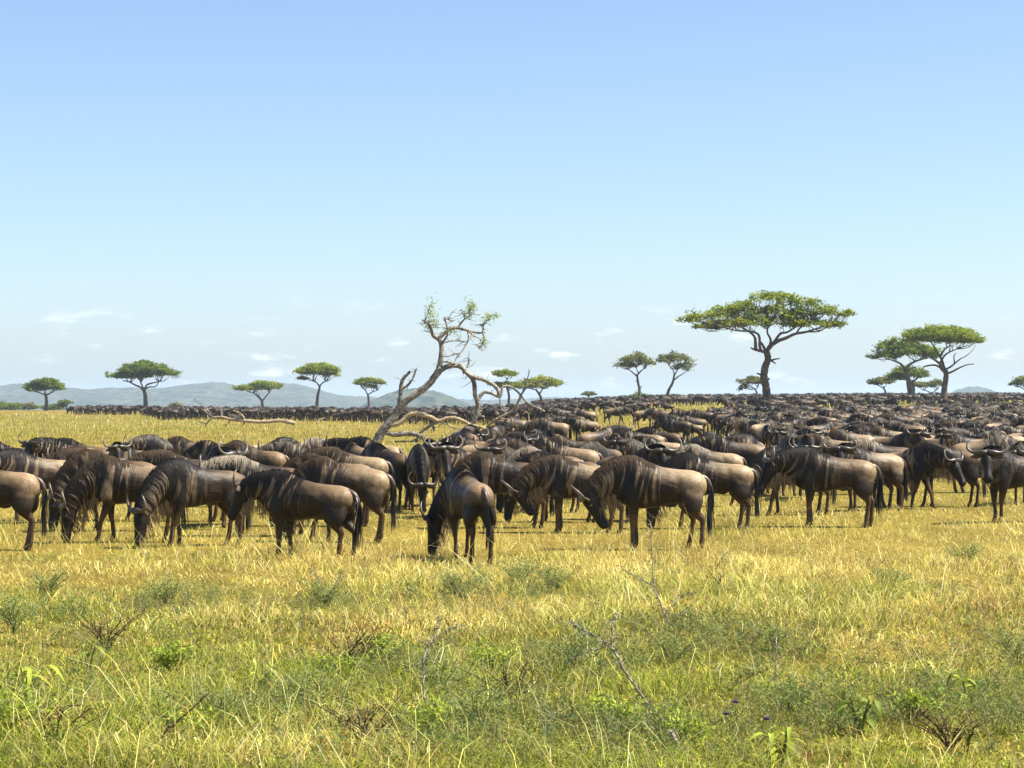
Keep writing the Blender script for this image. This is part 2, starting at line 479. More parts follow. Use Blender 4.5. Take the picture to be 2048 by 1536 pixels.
TRUNK = [(-.755, .905, .06, .06), (-.725, .905, .125, .13), (-.655, .900, .188, .195), (-.53, .890, .236, .242), (-.34, .895, .240, .236), (-.12, .890, .272, .245), (.10, .905, .322, .256),
         (.28, .945, .372, .245), (.42, .965, .362, .205), (.54, .97, .30, .165), (.64, .955, .20, .12), (.70, .94, .09, .06)]
HEADS = [(-.075, .0, .06, .05), (-.03, .0, .115, .085), (.05, -.005, .128, .098), (.14, -.012, .122, .096), (.23, -.012, .100, .078), (.32, -.010, .086, .066), (.40, -.012, .082, .070), (.46, -.018, .078, .078), (.505, -.03, .055, .062), (.525, -.04, .02, .03)]
HORNP = [(.025, .095, .015), (.09, .112, .015), (.17, .100, .012), (.25, .088, .03), (.315, .098, .085), (.335, .12, .155), (.305, .145, .22), (.25, .15, .265)]
HORNR = [.054, .047, .034, .028, .023, .017, .011, .004]

class Pose:
    def __init__(s, name):
        q = s.q = POSES[name]; s.name = name
        s.N0 = np.array([.36, 0, 1.01])
        d = lambda p, y: rotz(np.array([math.cos(Dg(p)), 0, math.sin(Dg(p))]), Dg(y))
        s.P = s.N0 + q['L'] * d(q['p'], q['y'])
        s.C = s.N0 + q['L'] * .5 * d(q['s'], q['y'] * .35)
        hd = np.array([math.cos(Dg(q['hp'])), 0, math.sin(Dg(q['hp']))])
        hu = np.array([-math.sin(Dg(q['hp'])), 0, math.cos(Dg(q['hp']))])
        s.h, s.u, s.l = rotz(hd, Dg(q['hy'])), rotz(hu, Dg(q['hy'])), rotz(np.array([0, 1., 0]), Dg(q['hy']))
        t = np.linspace(0, 1, 41)[:, None]
        c = (1 - t) ** 2 * s.N0 + 2 * t * (1 - t) * s.C + t ** 2 * s.P
        s.narc = float(np.linalg.norm(np.diff(c, axis=0), axis=1).sum())
    def neck(s, t):
        c = (1 - t) ** 2 * s.N0 + 2 * t * (1 - t) * s.C + t ** 2 * s.P
        T = 2 * (1 - t) * (s.C - s.N0) + 2 * t * (s.P - s.C); T /= np.linalg.norm(T)
        side = np.array([0, 1., 0]) * (1 - t) + s.l * t
        side -= T * side.dot(T); side /= np.linalg.norm(side)
        up = np.cross(T, side)
        hh = np.interp(t, [0, .25, .5, .8, 1], [.325, .285, .235, .175, .14])
        hw = np.interp(t, [0, .25, .5, .8, 1], [.19, .165, .14, .112, .095])
        return c, up, side, hh, hw
    def head(s, t):
        k = np.array(HEADS)
        o, hh, hw = (np.interp(t, k[:, 0], k[:, i]) for i in (1, 2, 3))
        return s.P + s.h * t + s.u * o, s.u, s.l, hh, hw
    def legs(s):
        out = []
        for i, side in enumerate((1, -1, 1, -1)):
            o = s.q['legs'][i]
            if i < 2:
                pts = [(.335, .10 * side, .95), (.335, .145 * side, .76), (.33 + .1 * o, .148 * side, .60), (.345 + .52 * o + .02 * abs(o), .132 * side, .375), (.342 + .72 * o, .13 * side, .30), (.338 + .93 * o, .13 * side, .115), (.36 + o, .13 * side, .05), (.375 + o, .13 * side, -.005)]
                rr = [.07, .095, .078, .050, .039, .041, .040, .054]
            else:
                pts = [(-.50, .09 * side, .97), (-.48, .135 * side, .81), (-.44 + .2 * o, .148 * side, .68), (-.55 + .5 * o, .14 * side, .53), (-.63 + .72 * o, .13 * side, .435), (-.625 + .8 * o, .13 * side, .36), (-.60 + .95 * o, .13 * side, .115), (-.575 + o, .13 * side, .05), (-.56 + o, .13 * side, -.005)]
                rr = [.08, .120, .115, .076, .053, .041, .042, .041, .054]
            out.append((np.array(pts), np.array(rr)))
        return out

def ell_ring(c, up, side, hh, hw, n, e=1.0):
    a = np.linspace(0, 2 * math.pi, n, endpoint=False)
    ca, sa_ = np.cos(a), np.sin(a)
    if e != 1.0: ca, sa_ = np.sign(ca) * np.abs(ca) ** e, np.sign(sa_) * np.abs(sa_) ** e
    return c + (ca * hh)[:, None] * up + (sa_ * hw)[:, None] * side
def trunk_ring(x, zc, hh, hw, n):
    R = ell_ring(np.array([x, 0, zc]), np.array([0, 0, 1.]), np.array([0, 1., 0]), hh, hw, n, 0.92)
    k = (R[:, 2] - zc) / hh
    R[:, 1] *= 1 - 0.12 * np.clip(k, 0, 1) ** 2      # the back is narrower than the belly
    return R
def blob(mb, c, r, n=12, tilt=0.0, lean=0.0):
    rings = []
    for t in np.linspace(-.97, .97, 9):
        w = math.sqrt(1 - t * t)
        R = ell_ring(np.array([0, 0, 0.]), np.array([1., 0, 0]), np.array([0, 1., 0]), r[0] * w, r[1] * w, n); R[:, 2] = r[2] * t
        if tilt: R[:, 0] += tilt * R[:, 2]
        if lean: R[:, 1] -= lean * R[:, 2]
        rings.append(R + c)
    mb.loft(rings)

def zones(V, ps):
    """stripe coordinate and coat zones of each vertex from its nearest bones"""
    S, Rr, K, Cc = [], [], [], []
    for x in np.linspace(-.72, .42, 20):
        t = np.array(TRUNK); S.append((x, 0, np.interp(x, t[:, 0], t[:, 1]))); Rr.append(np.interp(x, t[:, 0], t[:, 2])); K.append(0); Cc.append(x)
    for t in np.linspace(0.12, 1, 16):
        c, up, sd, hh, hw = ps.neck(t); S.append(c); Rr.append((hh + hw) / 2); K.append(1); Cc.append(.36 + t * ps.narc)
    for t in np.linspace(.0, .52, 10):
        c, up, sd, hh, hw = ps.head(t); S.append(c); Rr.append((hh + hw) / 2 + .01); K.append(2); Cc.append(.36 + ps.narc + t)
    for pts, rr in ps.legs():
        Q = smooth_path(np.hstack([pts, rr[:, None]]), 18)
        for p in Q:
            if p[2] < .62: S.append(p[:3]); Rr.append(p[3] * 1.15); K.append(3); Cc.append(p[0])
    S, Rr, K, Cc = np.array(S), np.array(Rr), np.array(K), np.array(Cc)
    D = np.linalg.norm(V[:, None, :] - S[None], axis=2) / Rr[None]
    W = np.exp(-7 * (D - D.min(1, keepdims=True)))
    W /= W.sum(1, keepdims=True)
    w = [W[:, K == i].sum(1) for i in range(4)]
    st = (W * Cc[None]).sum(1)
    x, z = V[:, 0], V[:, 2]
    hd = ((V - ps.P) @ ps.h)
    R = w[1] * sstep(.1, .5, w[1]) + w[0] * sstep(-.22, .22, x) * sstep(.58, .72, z) * .9
    G = w[0] * (np.clip((.30 - x) / 1.0, 0, 1) * .62 + .38 * sstep(.70, 1.16, z)) * sstep(.50, .86, z)  # rump and back: lighter coat plus painted sun highlight, fading to dark lower flanks
    Bk = w[2] * sstep(.04, .16, hd) * .92 + w[2] * .25
    A = w[3] * (sstep(.60, .40, z))
    Bk = np.maximum(Bk, .75 * sstep(.05, .035, z) * w[3])
    return st, np.clip(np.stack([R, G, Bk, A], 1), 0, 1)

def remeshed(mb, voxel, ratio, mats):
    m = mb.mesh('tmp', [])
    o = bpy.data.objects.new('tmp', m); COL.objects.link(o)
    a = o.modifiers.new('r', 'REMESH'); a.mode = 'VOXEL'; a.voxel_size = voxel
    b = o.modifiers.new('s', 'SMOOTH'); b.factor = .5; b.iterations = 9
    d = o.modifiers.new('d', 'DECIMATE'); d.ratio = ratio
    dg = bpy.context.evaluated_depsgraph_get(); dg.update()
    r = bpy.data.meshes.new_from_object(o.evaluated_get(dg))
    bpy.data.objects.remove(o); bpy.data.meshes.remove(m)
    r.materials.clear()
    for q in mats: r.materials.append(q)
    r.polygons.foreach_set('use_smooth', np.full(len(r.polygons), True))
    return r
def add_zones(m, ps):
    V = np.empty(len(m.vertices) * 3, np.float32); m.vertices.foreach_get('co', V); V = V.reshape(-1, 3)
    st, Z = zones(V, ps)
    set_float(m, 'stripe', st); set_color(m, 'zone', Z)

def body_mb(ps, n=20, coarse=False):
    mb = MB()
    T = TRUNK if not coarse else [TRUNK[i] for i in (0, 2, 4, 6, 8, 10)]
    mb.loft([trunk_ring(*q, n) for q in T])
    mb.loft([ell_ring(*ps.neck(t), n) for t in (np.linspace(0, 1.0, 9) if not coarse else (0.1, .55, 1.0))])
    mb.loft([ell_ring(*ps.head(q[0]), n, .9) for q in (HEADS if not coarse else [HEADS[i] for i in (0, 2, 4, 7, 9)])])
    for i, (pts, rr) in enumerate(ps.legs()):
        if coarse:
            k = (1, 3, 5, 7) if i < 2 else (1, 2, 4, 6, 8)
            mb.tube(pts[list(k)], rr[list(k)] * 1.05, 4, up=(0, 1, 0.01))
        else:
            Q = smooth_path(np.hstack([pts, rr[:, None]]), 22)
            mb.tube(Q[:, :3], Q[:, 3], 10, up=(0, 1, 0.01))
    if not coarse:
        for sd in (1, -1):
            blob(mb, np.array([.33, .145 * sd, .88]), (.145, .10, .30), tilt=-.10, lean=.12 * sd)      # shoulder
            blob(mb, np.array([-.515, .118 * sd, .78]), (.185, .112, .28), 16, tilt=.10, lean=.34 * sd)     # thigh
            c, up, l, hh, hw = ps.head(.12); blob(mb, c + l * sd * .085 + up * .055, (.035, .028, .032), 8)   # brow
            c, up, l, hh, hw = ps.head(.46); blob(mb, c + l * sd * .055 + up * .02, (.045, .035, .045), 8)    # nostril
        blob(mb, np.array([-.22, 0, .655]), (.11, .06, .06))
    return mb

def hair_tint(k=.35): return tuple([1 - k * rng.random()] * 3)
def mane_mesh(ps, n, w):
    mb = MB()
    for i in range(n):
        t = rng.random() ** .85
        sd = 1 if i % 2 else -1
        L = (.10 + .20 * rng.random()) * (1 - .25 * t)
        pts, sides = [], []
        a0 = rng.normal(0, .12)
        for j in range(6):
            f = j / 5
            tt = np.clip(t + .05 * f * rng.normal(), -.0, 1)
            c, up, l, hh, hw = ps.neck(tt)
            a = a0 + f * L / ((hh + hw) / 2) * .95
            p = c + up * math.cos(a) * (hh * 1.0 + .006) + l * math.sin(a) * sd * (hw * 1.03 + .008 * (1 + f))
            p[2] -= .02 * f * f
            pts.append(p); T = ps.neck(min(tt + .05, 1))[0] - ps.neck(max(tt - .05, 0))[0]; sides.append(T / np.linalg.norm(T))
        mb.strip(pts, w * np.array([.9, 1, .95, .8, .55, .12]), np.array(sides), 0, hair_tint(.6))
    for i in range(n // 3):       # withers and short upright crest
        x = rng.uniform(.02, .40); sd = 1 if i % 2 else -1; k = np.array(TRUNK)
        zc, hh, hw = (np.interp(x, k[:, 0], k[:, q]) for q in (1, 2, 3)); L = .14 + .22 * rng.random() * (x + .2) * 2
        pts = []
        for j in range(6):
            a = rng.normal(0, .03) + j / 5 * L / .27
            pts.append((x - .02 * j / 5, sd * math.sin(a) * (hw * .95 + .012), zc + math.cos(a) * (hh + .006)))
        mb.strip(pts, w * np.array([.9, 1, .95, .8, .5, .1]), np.array([1., 0, 0]), 0, hair_tint(.6))
    for i in range(n // 3):
        c, up, l, hh, hw = ps.neck(rng.uniform(.05, .95)); T = ps.neck(.6)[0] - ps.neck(.5)[0]; T /= np.linalg.norm(T)
        b = c + up * hh * .97 + l * rng.normal(0, .012)
        h = .022 + .02 * rng.random()
        mb.strip([b, b + up * h * .6 - T * .01, b + up * h - T * .03 + l * rng.normal(0, .02)], np.array([1, .8, .1]) * w, T, 0, hair_tint(.5))
    return mb.mesh('mane', [M_MANE['k']], True, True)
def beard_mesh(ps, n, w):
    mb = MB()
    for i in range(n):
        if i % 4 == 0: t = rng.uniform(.10, .30); c, up, l, hh, hw = ps.head(t); L = .12 + .10 * rng.random()
        else: t = rng.uniform(.32, 1.0); c, up, l, hh, hw = ps.neck(t); L = (.15 + .17 * rng.random()) * (.7 + .5 * t)
        a = rng.normal(0, .40)
        b = c - up * hh * .93 * math.cos(a) + l * math.sin(a) * hw * .9
        dn = np.array([0, 0, -1.]) * .85 - up * .35; dn /= np.linalg.norm(dn)
        if b[2] + dn[2] * L < .04: L = max(.04, (b[2] - .04) / max(.2, -dn[2]))
        sw = np.array([rng.normal(0, .035), rng.normal(0, .03), 0])
        side = rotz(np.array([1., 0, 0]), rng.uniform(0, 3.14))
        k = .55 + .45 * rng.random()
        mb.strip([b, b + dn * L * .4 + sw * .3, b + dn * L * .75 + sw * .7, b + dn * L + sw], np.array([.8, 1, .8, .1]) * w, side, 0, (k, k * (.92 + .08 * rng.random()), k * .95))
    return mb.mesh('beard', [M_BEARD], True, True)
def tail_mesh(ps, n, w):
    mb = MB(); s = ps.q['tail']
    path = smooth_path([(-.64, 0, 1.03), (-.745, .02 * s, .995), (-.81, .08 * s, .88), (-.81, .14 * s, .72), (-.80, .20 * s, .50), (-.805, .24 * s, .20)], 14)
    mb.tube(path[:8], np.linspace(.055, .024, 8), 7, 0, (5.6, 4.0, 2.6), up=(0, 1, .01))
    for i in range(n):
        k = 3 + int(rng.random() * 6)
        j = rng.normal(0, .019, 3); side = rotz(np.array([1., 0, 0]), rng.uniform(0, 3.14))
        Q = path[k:min(k + 7, 14)] + j * np.linspace(.5, 2.0, min(k + 7, 14) - k)[:, None]
        mb.strip(Q, w * np.concatenate([[.5], np.ones(len(Q) - 2), [.15]]), side, 0, hair_tint(.5))
    return mb.mesh('tail', [M_TAIL], True, True)
def horn_pts(ps, sd):
    c, up, l, hh, hw = ps.head(-.005)
    return np.array([c + l * sd * a + ps.u * b - ps.h * d for a, b, d in HORNP])
def horn_mesh(ps, sd, n=9, m=18):
    mb = MB(); Q = smooth_path(np.hstack([horn_pts(ps, sd), np.array(HORNR)[:, None]]), m)
    mb.tube(Q[:, :3], Q[:, 3] * (1 + .05 * np.sin(np.arange(m) * 2.2) * (np.arange(m) < m * .6)), n, 0, (1, 1, 1), up=ps.u)
    me = mb.mesh('horn', [M_HORN], True)
    f = np.repeat(np.linspace(0, 1, m), n); f = np.concatenate([f, [0, 1]])
    k = .5 + 1.5 * sstep(.25, .8, f) - 1.3 * sstep(.85, 1.0, f)
    set_color(me, 'tint', np.stack([k, k * .95, k * .86], 1))
    return me
def ear_mesh(ps, sd):
    c, up, l, hh, hw = ps.head(.0)
    b = c + l * sd * .085 + ps.u * .045 - ps.h * .005
    d = l * sd * .92 - ps.u * .10 - ps.h * .02 + np.array([0, 0, -.16]); d /= np.linalg.norm(d)
    nrm = ps.u * .8 + ps.h * .6; nrm /= np.linalg.norm(nrm)
    wd = np.cross(d, nrm)
    mb = MB(); rings = []
    for t, w in zip(np.linspace(0, .21, 7), (.022, .040, .050, .048, .038, .022, .003)):
        rings.append(ell_ring(b + d * t, nrm, wd, .009 + w * .12, w, 8))
    mb.loft(rings, 0, (1, 1, 1))
    return mb.mesh('ear', [M_EAR], True, True)
def eye_mesh(ps, sd):
    c, up, l, hh, hw = ps.head(.12)
    mb = MB(); blob(mb, c + l * sd * .104 + up * .05, (.02, .016, .02), 8)
    return mb.mesh('eye', [M_EYE])

def build_kind(name, lod):
    ps = Pose(name)
    if lod == 2:
        mb = body_mb(ps, 7, True); parts = len(mb.v)
        m = None
        for sd in (1, -1):
            Q = smooth_path(np.hstack([horn_pts(ps, sd), np.array(HORNR)[:, None]]), 7)
            mb.tube(Q[:, :3], Q[:, 3] * 1.15, 3, 1, up=ps.u)
        for i in range(10):                 # beard and mane locks
            c, up, l, hh, hw = ps.neck(.3 + .07 * i); b = c - up * hh * .9
            mb.strip([b, b + np.array([0, 0, -max(.03, min(.2, b[2] - .05))])], [.09, .03], (1, 0, 0), 2)
            b = c + up * hh * .95; sd = 1 if i % 2 else -1
            T = ps.h * .3 + np.array([.8, 0, 0]); mb.strip([b + up * .02, c + l * sd * hw * .85 + up * hh * .62, c + l * sd * (hw + .02) + up * hh * .1], [.07, .07, .02], T / np.linalg.norm(T), 3)
        mb.tube([(-.68, 0, 1.02), (-.80, 0, .86), (-.80, .03, .55), (-.80, .04, .22)], [.04, .03, .05, .02], 4, 3, up=(0, 1, .01))
        m = mb.mesh('wildebeest_far', [M_COAT, M_HORN, M_BEARD, M_MANE['k']], True, True)
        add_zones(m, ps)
        return dict(mesh=m)
    full = lod == 0
    body = remeshed(body_mb(ps), .021, .72 if full else .18, [M_COAT]); body.name = 'wildebeest_body'
    V = np.empty(len(body.vertices) * 3, np.float32); body.vertices.foreach_get('co', V); V = V.reshape(-1, 3)
    x, y, z = V.T                      # flank fold, shoulder line and ribs
    on = (np.abs(y) > .09) * sstep(.56, .66, z) * sstep(1.14, 1.02, z)
    cut = .016 * np.exp(-((x + .33 - .10 * (z - .85)) / .026) ** 2) + .013 * np.exp(-((x - .15 + .10 * (z - .85)) / .03) ** 2)
    rib = .0045 * np.cos(x * 2 * math.pi / .075 + z * 2) * sstep(-.30, -.22, x) * sstep(.12, .02, x) * sstep(1.06, .95, z)
    V[:, 1] -= np.sign(y) * on * (cut - rib)
    body.vertices.foreach_set('co', V.ravel()); body.update()
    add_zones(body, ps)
    d = dict(body=[body], mane=[mane_mesh(ps, 330 if full else 110, .0125 if full else .024)], beard=[beard_mesh(ps, 120 if full else 50, .014 if full else .024)],
             tail=[tail_mesh(ps, 64 if full else 18, .013 if full else .028)],
             horn=[horn_mesh(ps, sd, 9 if full else 6, 18 if full else 12) for sd in (1, -1)], ear=[ear_mesh(ps, sd) for sd in (1, -1)])
    if full: d['eye'] = [eye_mesh(ps, sd) for sd in (1, -1)]
    return d
KINDS = {}
def kind(name, lod):
    if (name, lod) not in KINDS: KINDS[name, lod] = build_kind(name, lod)
    return KINDS[name, lod]

HERD_XY = []
def place(px, fy, heading, pose, size, mane, label, lod, dist=None, group='wildebeest herd standing and grazing on the plain'):
    if dist is None:
        g = gpoint(px, fy)
    else:
        x = (px - CX) / F * dist; g = Vector((x, dist, float(ground(x, dist))))
    HERD_XY.append((g.x, g.y)); size *= .965
    k = kind(pose, lod)
    rz = math.radians(heading)
    if lod == 2:
        o = obj('wildebeest', k['mesh'], None, g)
        o.rotation_euler = (0, 0, rz); o.scale = (size, size, size)
        return tag(o, label, 'wildebeest', group)
    r = thing('wildebeest', g, label, 'wildebeest', group, rz)
    r.scale = (size * random.uniform(.95, 1.04), size * random.uniform(.84, 1.0), size * random.uniform(.97, 1.03))
    for nm, ms in k.items():
        for m in ms:
            o = obj(nm, m, r)
            if nm == 'mane' and mane != 'k':
                o.material_slots[0].link = 'OBJECT'; o.material_slots[0].material = M_MANE[mane]
    return r

# ------------------------------------------------------------------ trees
def pal(k):   # leaf palettes (albedo): olive, dark green, grey-green
    return {'olive': ((.215, .27, .020), (.145, .195, .018), (.29, .315, .028)), 'dark': ((.145, .20, .024), (.10, .15, .020), (.195, .235, .026)),
            'grey': ((.17, .185, .055), (.13, .15, .045), (.21, .21, .06))}[k]
def leaf_cloud(pads, s, dens, size, colors, dy=0.7):
    """leaf sprays as small triangles gathered in clumps inside flat domed pads; pads = (x, y, z, rx, rz) in metres"""
    Vs, Cs = [], []
    for (x, y, z, rx, rz) in pads:
        ncl = max(8, int(dens * 22 * rx * rx * dy + 6))
        a = rng.uniform(0, 2 * math.pi, ncl); r = np.sqrt(rng.random(ncl))
        cut = rng.random(ncl) < .76; a, r = a[cut], r[cut]; ncl = len(a)
        edge = 1 + .16 * np.sin(a * 3 + rng.random() * 6) + .10 * np.sin(a * 7 + rng.random() * 6)
        cx, cy = x + np.cos(a) * r * rx * edge, y + np.sin(a) * r * rx * dy * edge
        top = np.sqrt(np.clip(1 - r * r, 0, 1))
        cz = z + rz * (-.35 + rng.random(ncl) ** .6 * (.35 + top * 1.0)) + rng.normal(0, .10 * rz, ncl) + (rng.random(ncl) < .10) * rng.random(ncl) * .55 * rz
        k = 28
        n = ncl * k
        sg = (.055 * rx + .20) 
        P = np.stack([np.repeat(cx, k) + rng.normal(0, sg, n), np.repeat(cy, k) + rng.normal(0, sg, n), np.repeat(cz, k) + rng.normal(0, .09 * rz + .06, n)], 1)
        u = rng.normal(size=(n, 3)); u[:, 2] *= .55; u /= np.linalg.norm(u, axis=1)[:, None]
        w = np.cross(u, rng.normal(size=(n, 3))); w[:, 2] *= .6; w /= np.linalg.norm(w, axis=1)[:, None]
        sz = size * rng.uniform(.5, 1.25, n)[:, None]
        V = np.stack([P - u * sz * .6 - w * sz * .25, P + u * sz * .7, P - u * sz * .3 + w * sz * .42], 1)
        c = np.array(colors)[rng.integers(0, 3, ncl)]
        c = np.repeat(c, k, 0) * rng.uniform(.75, 1.25, (n, 1))
        Vs.append(V.reshape(-1, 3)); Cs.append(np.repeat(c, 3, 0))
    V = np.vstack(Vs); C = np.vstack(Cs)
    return V, np.arange(len(V)).reshape(-1, 3), C
def acacia(name, d, limbs, pads, label, palette='olive', dens=1.0, leaf=.30, cat='tree', group='flat-topped acacias on the plain', twigs=4, bark=None):
    """limbs: [(photo points, r0, r1)], the first is the trunk; pads: (photo x, y, rx, ry)"""
    base = limbs[0][0][0]
    bx = (base[0] - CX) / F * d
    G = Vector((bx, d, float(ground(bx, d)) - 0.05))
    root = thing(name, G, label, cat, group)
    s = F / d
    Gn = np.array(G)
    paths = []
    dz = {}
    def w(p, y): return np.array([(p[0] - CX) / F * d, d + y, EYE + (HY - p[1]) / F * d])
    for i, (pts, r0, r1) in enumerate(limbs):
        if i == 0:
            P = np.array([[bx, d, G.z]] + [w(p, 0) for p in pts[1:]])
            P = smooth_path(P, 6 + 4 * len(pts))
        else:
            st = w(pts[0], 0)
            allp = np.vstack([q for q in paths]); j = np.argmin((allp[:, 0] - st[0]) ** 2 + (allp[:, 2] - st[2]) ** 2)
            y0 = allp[j, 1] - d
            L = abs(pts[-1][0] - pts[0][0]) / s + .6
            y1 = y0 + rng.uniform(-.55, .55) * L
            P = smooth_path([allp[j]] + [w(p, y0 + (y1 - y0) * (q + 1) / (len(pts) - 1)) for q, p in enumerate(pts[1:])], 5 + 3 * len(pts))
        paths.append(P)
        R = np.linspace(r0 / s, r1 / s, len(P))
        if i == 0: R = R * (1 + .55 * np.exp(-np.linspace(0, 9, len(P))))
        mb = MB(); mb.tube(P - Gn, R, 9 if r0 > 3 else 6, rough=.10)
        obj('trunk' if i == 0 else 'branch', mb.mesh('trunk' if i == 0 else 'branch', [bark or M_BARK]), root)
    allp = np.vstack([q[len(q) // 2:] for q in paths])
    wp = []
    mb = MB()
    for (px, py, rx, ry) in pads:
        y = rng.uniform(-.35, .35) * rx / s
        c = w((px, py), y)
        wp.append((c[0] - Gn[0], c[1] - Gn[1], c[2] - Gn[2], rx / s, ry / s))
        for k in range(twigs + int(rx / 14)):
            a = rng.uniform(0, 6.28); r = math.sqrt(rng.random()) * rx / s * .92
            e = c + np.array([math.cos(a) * r, math.sin(a) * r * .7, rng.uniform(-.2, .45) * ry / s])
            q = allp[np.argmin(((allp - e) ** 2).sum(1) + rng.random(len(allp)) * (rx / s) ** 2 * .3)]
            mid = q * .5 + e * .5 + np.array([0, 0, -.10 * np.linalg.norm(e - q)]) + rng.normal(0, .06 * np.linalg.norm(e - q), 3)
            mb.tube(smooth_path([q, mid, e], 7) - Gn, np.linspace(max(.9 / s, .035), .22 / s, 7), 4)
    if mb.v: obj('twigs', mb.mesh('twigs', [bark or M_BARK]), root)['kind'] = 'stuff'
    V, Fc, C = leaf_cloud(wp, s, dens, leaf, pal(palette))
    obj('crown', arr_mesh('crown', V, Fc, [M_LEAF], C, False), root)
    return root

acacia('acacia_tree', 190, [([(1536, 822), (1535, 800), (1532, 775), (1528, 755), (1530, 735), (1536, 718), (1533, 704)], 8.5, 6.5),
    ([(1533, 704), (1541, 692), (1556, 682), (1572, 676), (1590, 668), (1612, 664), (1640, 655)], 5, 1.6),
    ([(1541, 694), (1548, 684), (1560, 668), (1575, 664), (1590, 655)], 3.6, 1.4),
    ([(1533, 704), (1520, 702), (1506, 699), (1499, 696)], 4, 1.2),
    ([(1520, 702), (1518, 690), (1517, 675), (1512, 668), (1500, 664), (1470, 662), (1440, 655)], 3.2, 1.2),
    ([(1511, 700), (1509, 688), (1507, 676), (1500, 668), (1488, 660), (1470, 650)], 3.6, 1.3),
    ([(1533, 704), (1525, 690), (1519, 682)], 3, 2), ([(1538, 696), (1541, 680), (1534, 665), (1536, 650)], 3, 1.2),
    ([(1590, 668), (1600, 655), (1625, 640)], 2.4, 1), ([(1612, 664), (1640, 662), (1665, 648)], 2, .8),
    ([(1537, 727), (1545, 720), (1553, 718), (1561, 717)], 2.6, 1.2), ([(1543, 722), (1551, 727)], 2, 1.2), ([(1527, 752), (1518, 748), (1513, 747)], 2.4, 1.2), ([(1533, 762), (1538, 757)], 3, 2)],
    [(1528, 600, 34, 15), (1548, 592, 20, 9), (1500, 622, 44, 20), (1418, 636, 42, 15), (1384, 640, 24, 9), (1450, 650, 46, 11), (1510, 645, 42, 18), (1555, 630, 40, 20), (1575, 648, 36, 14), (1612, 612, 30, 15), (1600, 630, 36, 16), (1655, 625, 36, 13), (1630, 648, 44, 11), (1578, 602, 26, 13), (1462, 624, 42, 17), (1692, 630, 18, 8), (1410, 655, 24, 6), (1672, 648, 16, 6)],
    'largest umbrella acacia standing alone with a crooked dark trunk among the herd', 'olive', .66, .25, twigs=14)
acacia('acacia_tree', 265, [([(1886, 800), (1889, 775), (1892, 757), (1891, 742), (1884, 735)], 6, 4.5),
    ([(1891, 745), (1885, 740), (1880, 734), (1868, 730), (1850, 733), (1846, 738)], 3.2, 1), ([(1891, 745), (1900, 745), (1916, 736), (1930, 730), (1944, 728)], 2.6, .8),
    ([(1888, 735), (1878, 728), (1866, 720), (1850, 710), (1835, 700)], 3.6, 1), ([(1890, 737), (1884, 720), (1878, 708), (1870, 695), (1862, 680)], 3.2, 1),
    ([(1878, 725), (1888, 712), (1900, 704), (1915, 698)], 2.4, 1), ([(1892, 738), (1908, 728), (1908, 714), (1912, 706)], 2.2, .8), ([(1880, 715), (1890, 700), (1905, 690)], 2.4, 1), ([(1912, 730), (1920, 718), (1926, 715)], 1.6, .7)],
    [(1880, 671, 66, 15), (1920, 680, 42, 13), (1845, 680, 36, 13), (1945, 682, 22, 9), (1900, 664, 40, 10)],
    'tall umbrella acacia with a forked pale trunk near the right edge', 'olive', 1.0, .30)
acacia('acacia_tree', 285, [([(1822, 800), (1819, 775), (1814, 750), (1808, 735)], 6, 4), ([(1808, 738), (1800, 728), (1785, 722), (1770, 718)], 2.8, 1), ([(1810, 738), (1820, 728), (1838, 720), (1855, 716)], 2.8, 1), ([(1812, 745), (1822, 738), (1834, 734)], 2, .8)],
    [(1800, 694, 38, 17), (1772, 712, 30, 10), (1830, 705, 42, 14), (1858, 712, 18, 9)], 'dark spreading acacia whose crown tucks under the tall forked one', 'dark', 1.1, .32)
acacia('acacia_tree', 330, [([(1826, 800), (1826, 780), (1824, 764)], 5, 4), ([(1824, 766), (1812, 758), (1798, 755)], 2.4, 1), ([(1825, 766), (1834, 756), (1842, 752)], 2.4, 1)],
    [(1815, 747, 32, 13), (1792, 756, 22, 9), (1838, 752, 16, 12)], 'low bushy acacia beneath the dark spreading crown', 'dark', 1.2, .36)
acacia('acacia_tree', 350, [([(1772, 797), (1771, 785), (1767, 775)], 2.4, 1.6), ([(1768, 777), (1757, 771), (1748, 769)], 1.3, .7)], [(1762, 764, 22, 7), (1750, 766, 12, 5)], 'small thin acacia left of the clump near the right edge', 'grey', 1.1, .38)
acacia('acacia_tree', 400, [([(1866, 797), (1864, 789), (1862, 784)], 2, 1.5), ([(1863, 786), (1852, 781), (1846, 780)], 1.2, .6), ([(1864, 787), (1874, 778)], 1.4, .7)], [(1848, 771, 20, 7), (1872, 768, 16, 8)], 'short flat acacia seen between two bigger trunks', 'grey', 1.1, .42)
acacia('acacia_tree', 400, [([(2056, 800), (2054, 785), (2050, 777)], 3, 2), ([(2052, 780), (2040, 774)], 1.4, .8)], [(2050, 764, 24, 10), (2030, 768, 10, 5)], 'acacia cut off by the right edge of the view', 'dark', 1.2, .42)
acacia('acacia_tree', 350, [([(1516, 797), (1514, 787), (1509, 777)], 2, 1.4), ([(1510, 779), (1516, 774)], 1.2, .7)], [(1503, 763, 22, 9), (1489, 778, 9, 12), (1515, 762, 14, 7)], 'small grey-green acacia half hidden behind the crooked trunk', 'grey', 1.0, .38)
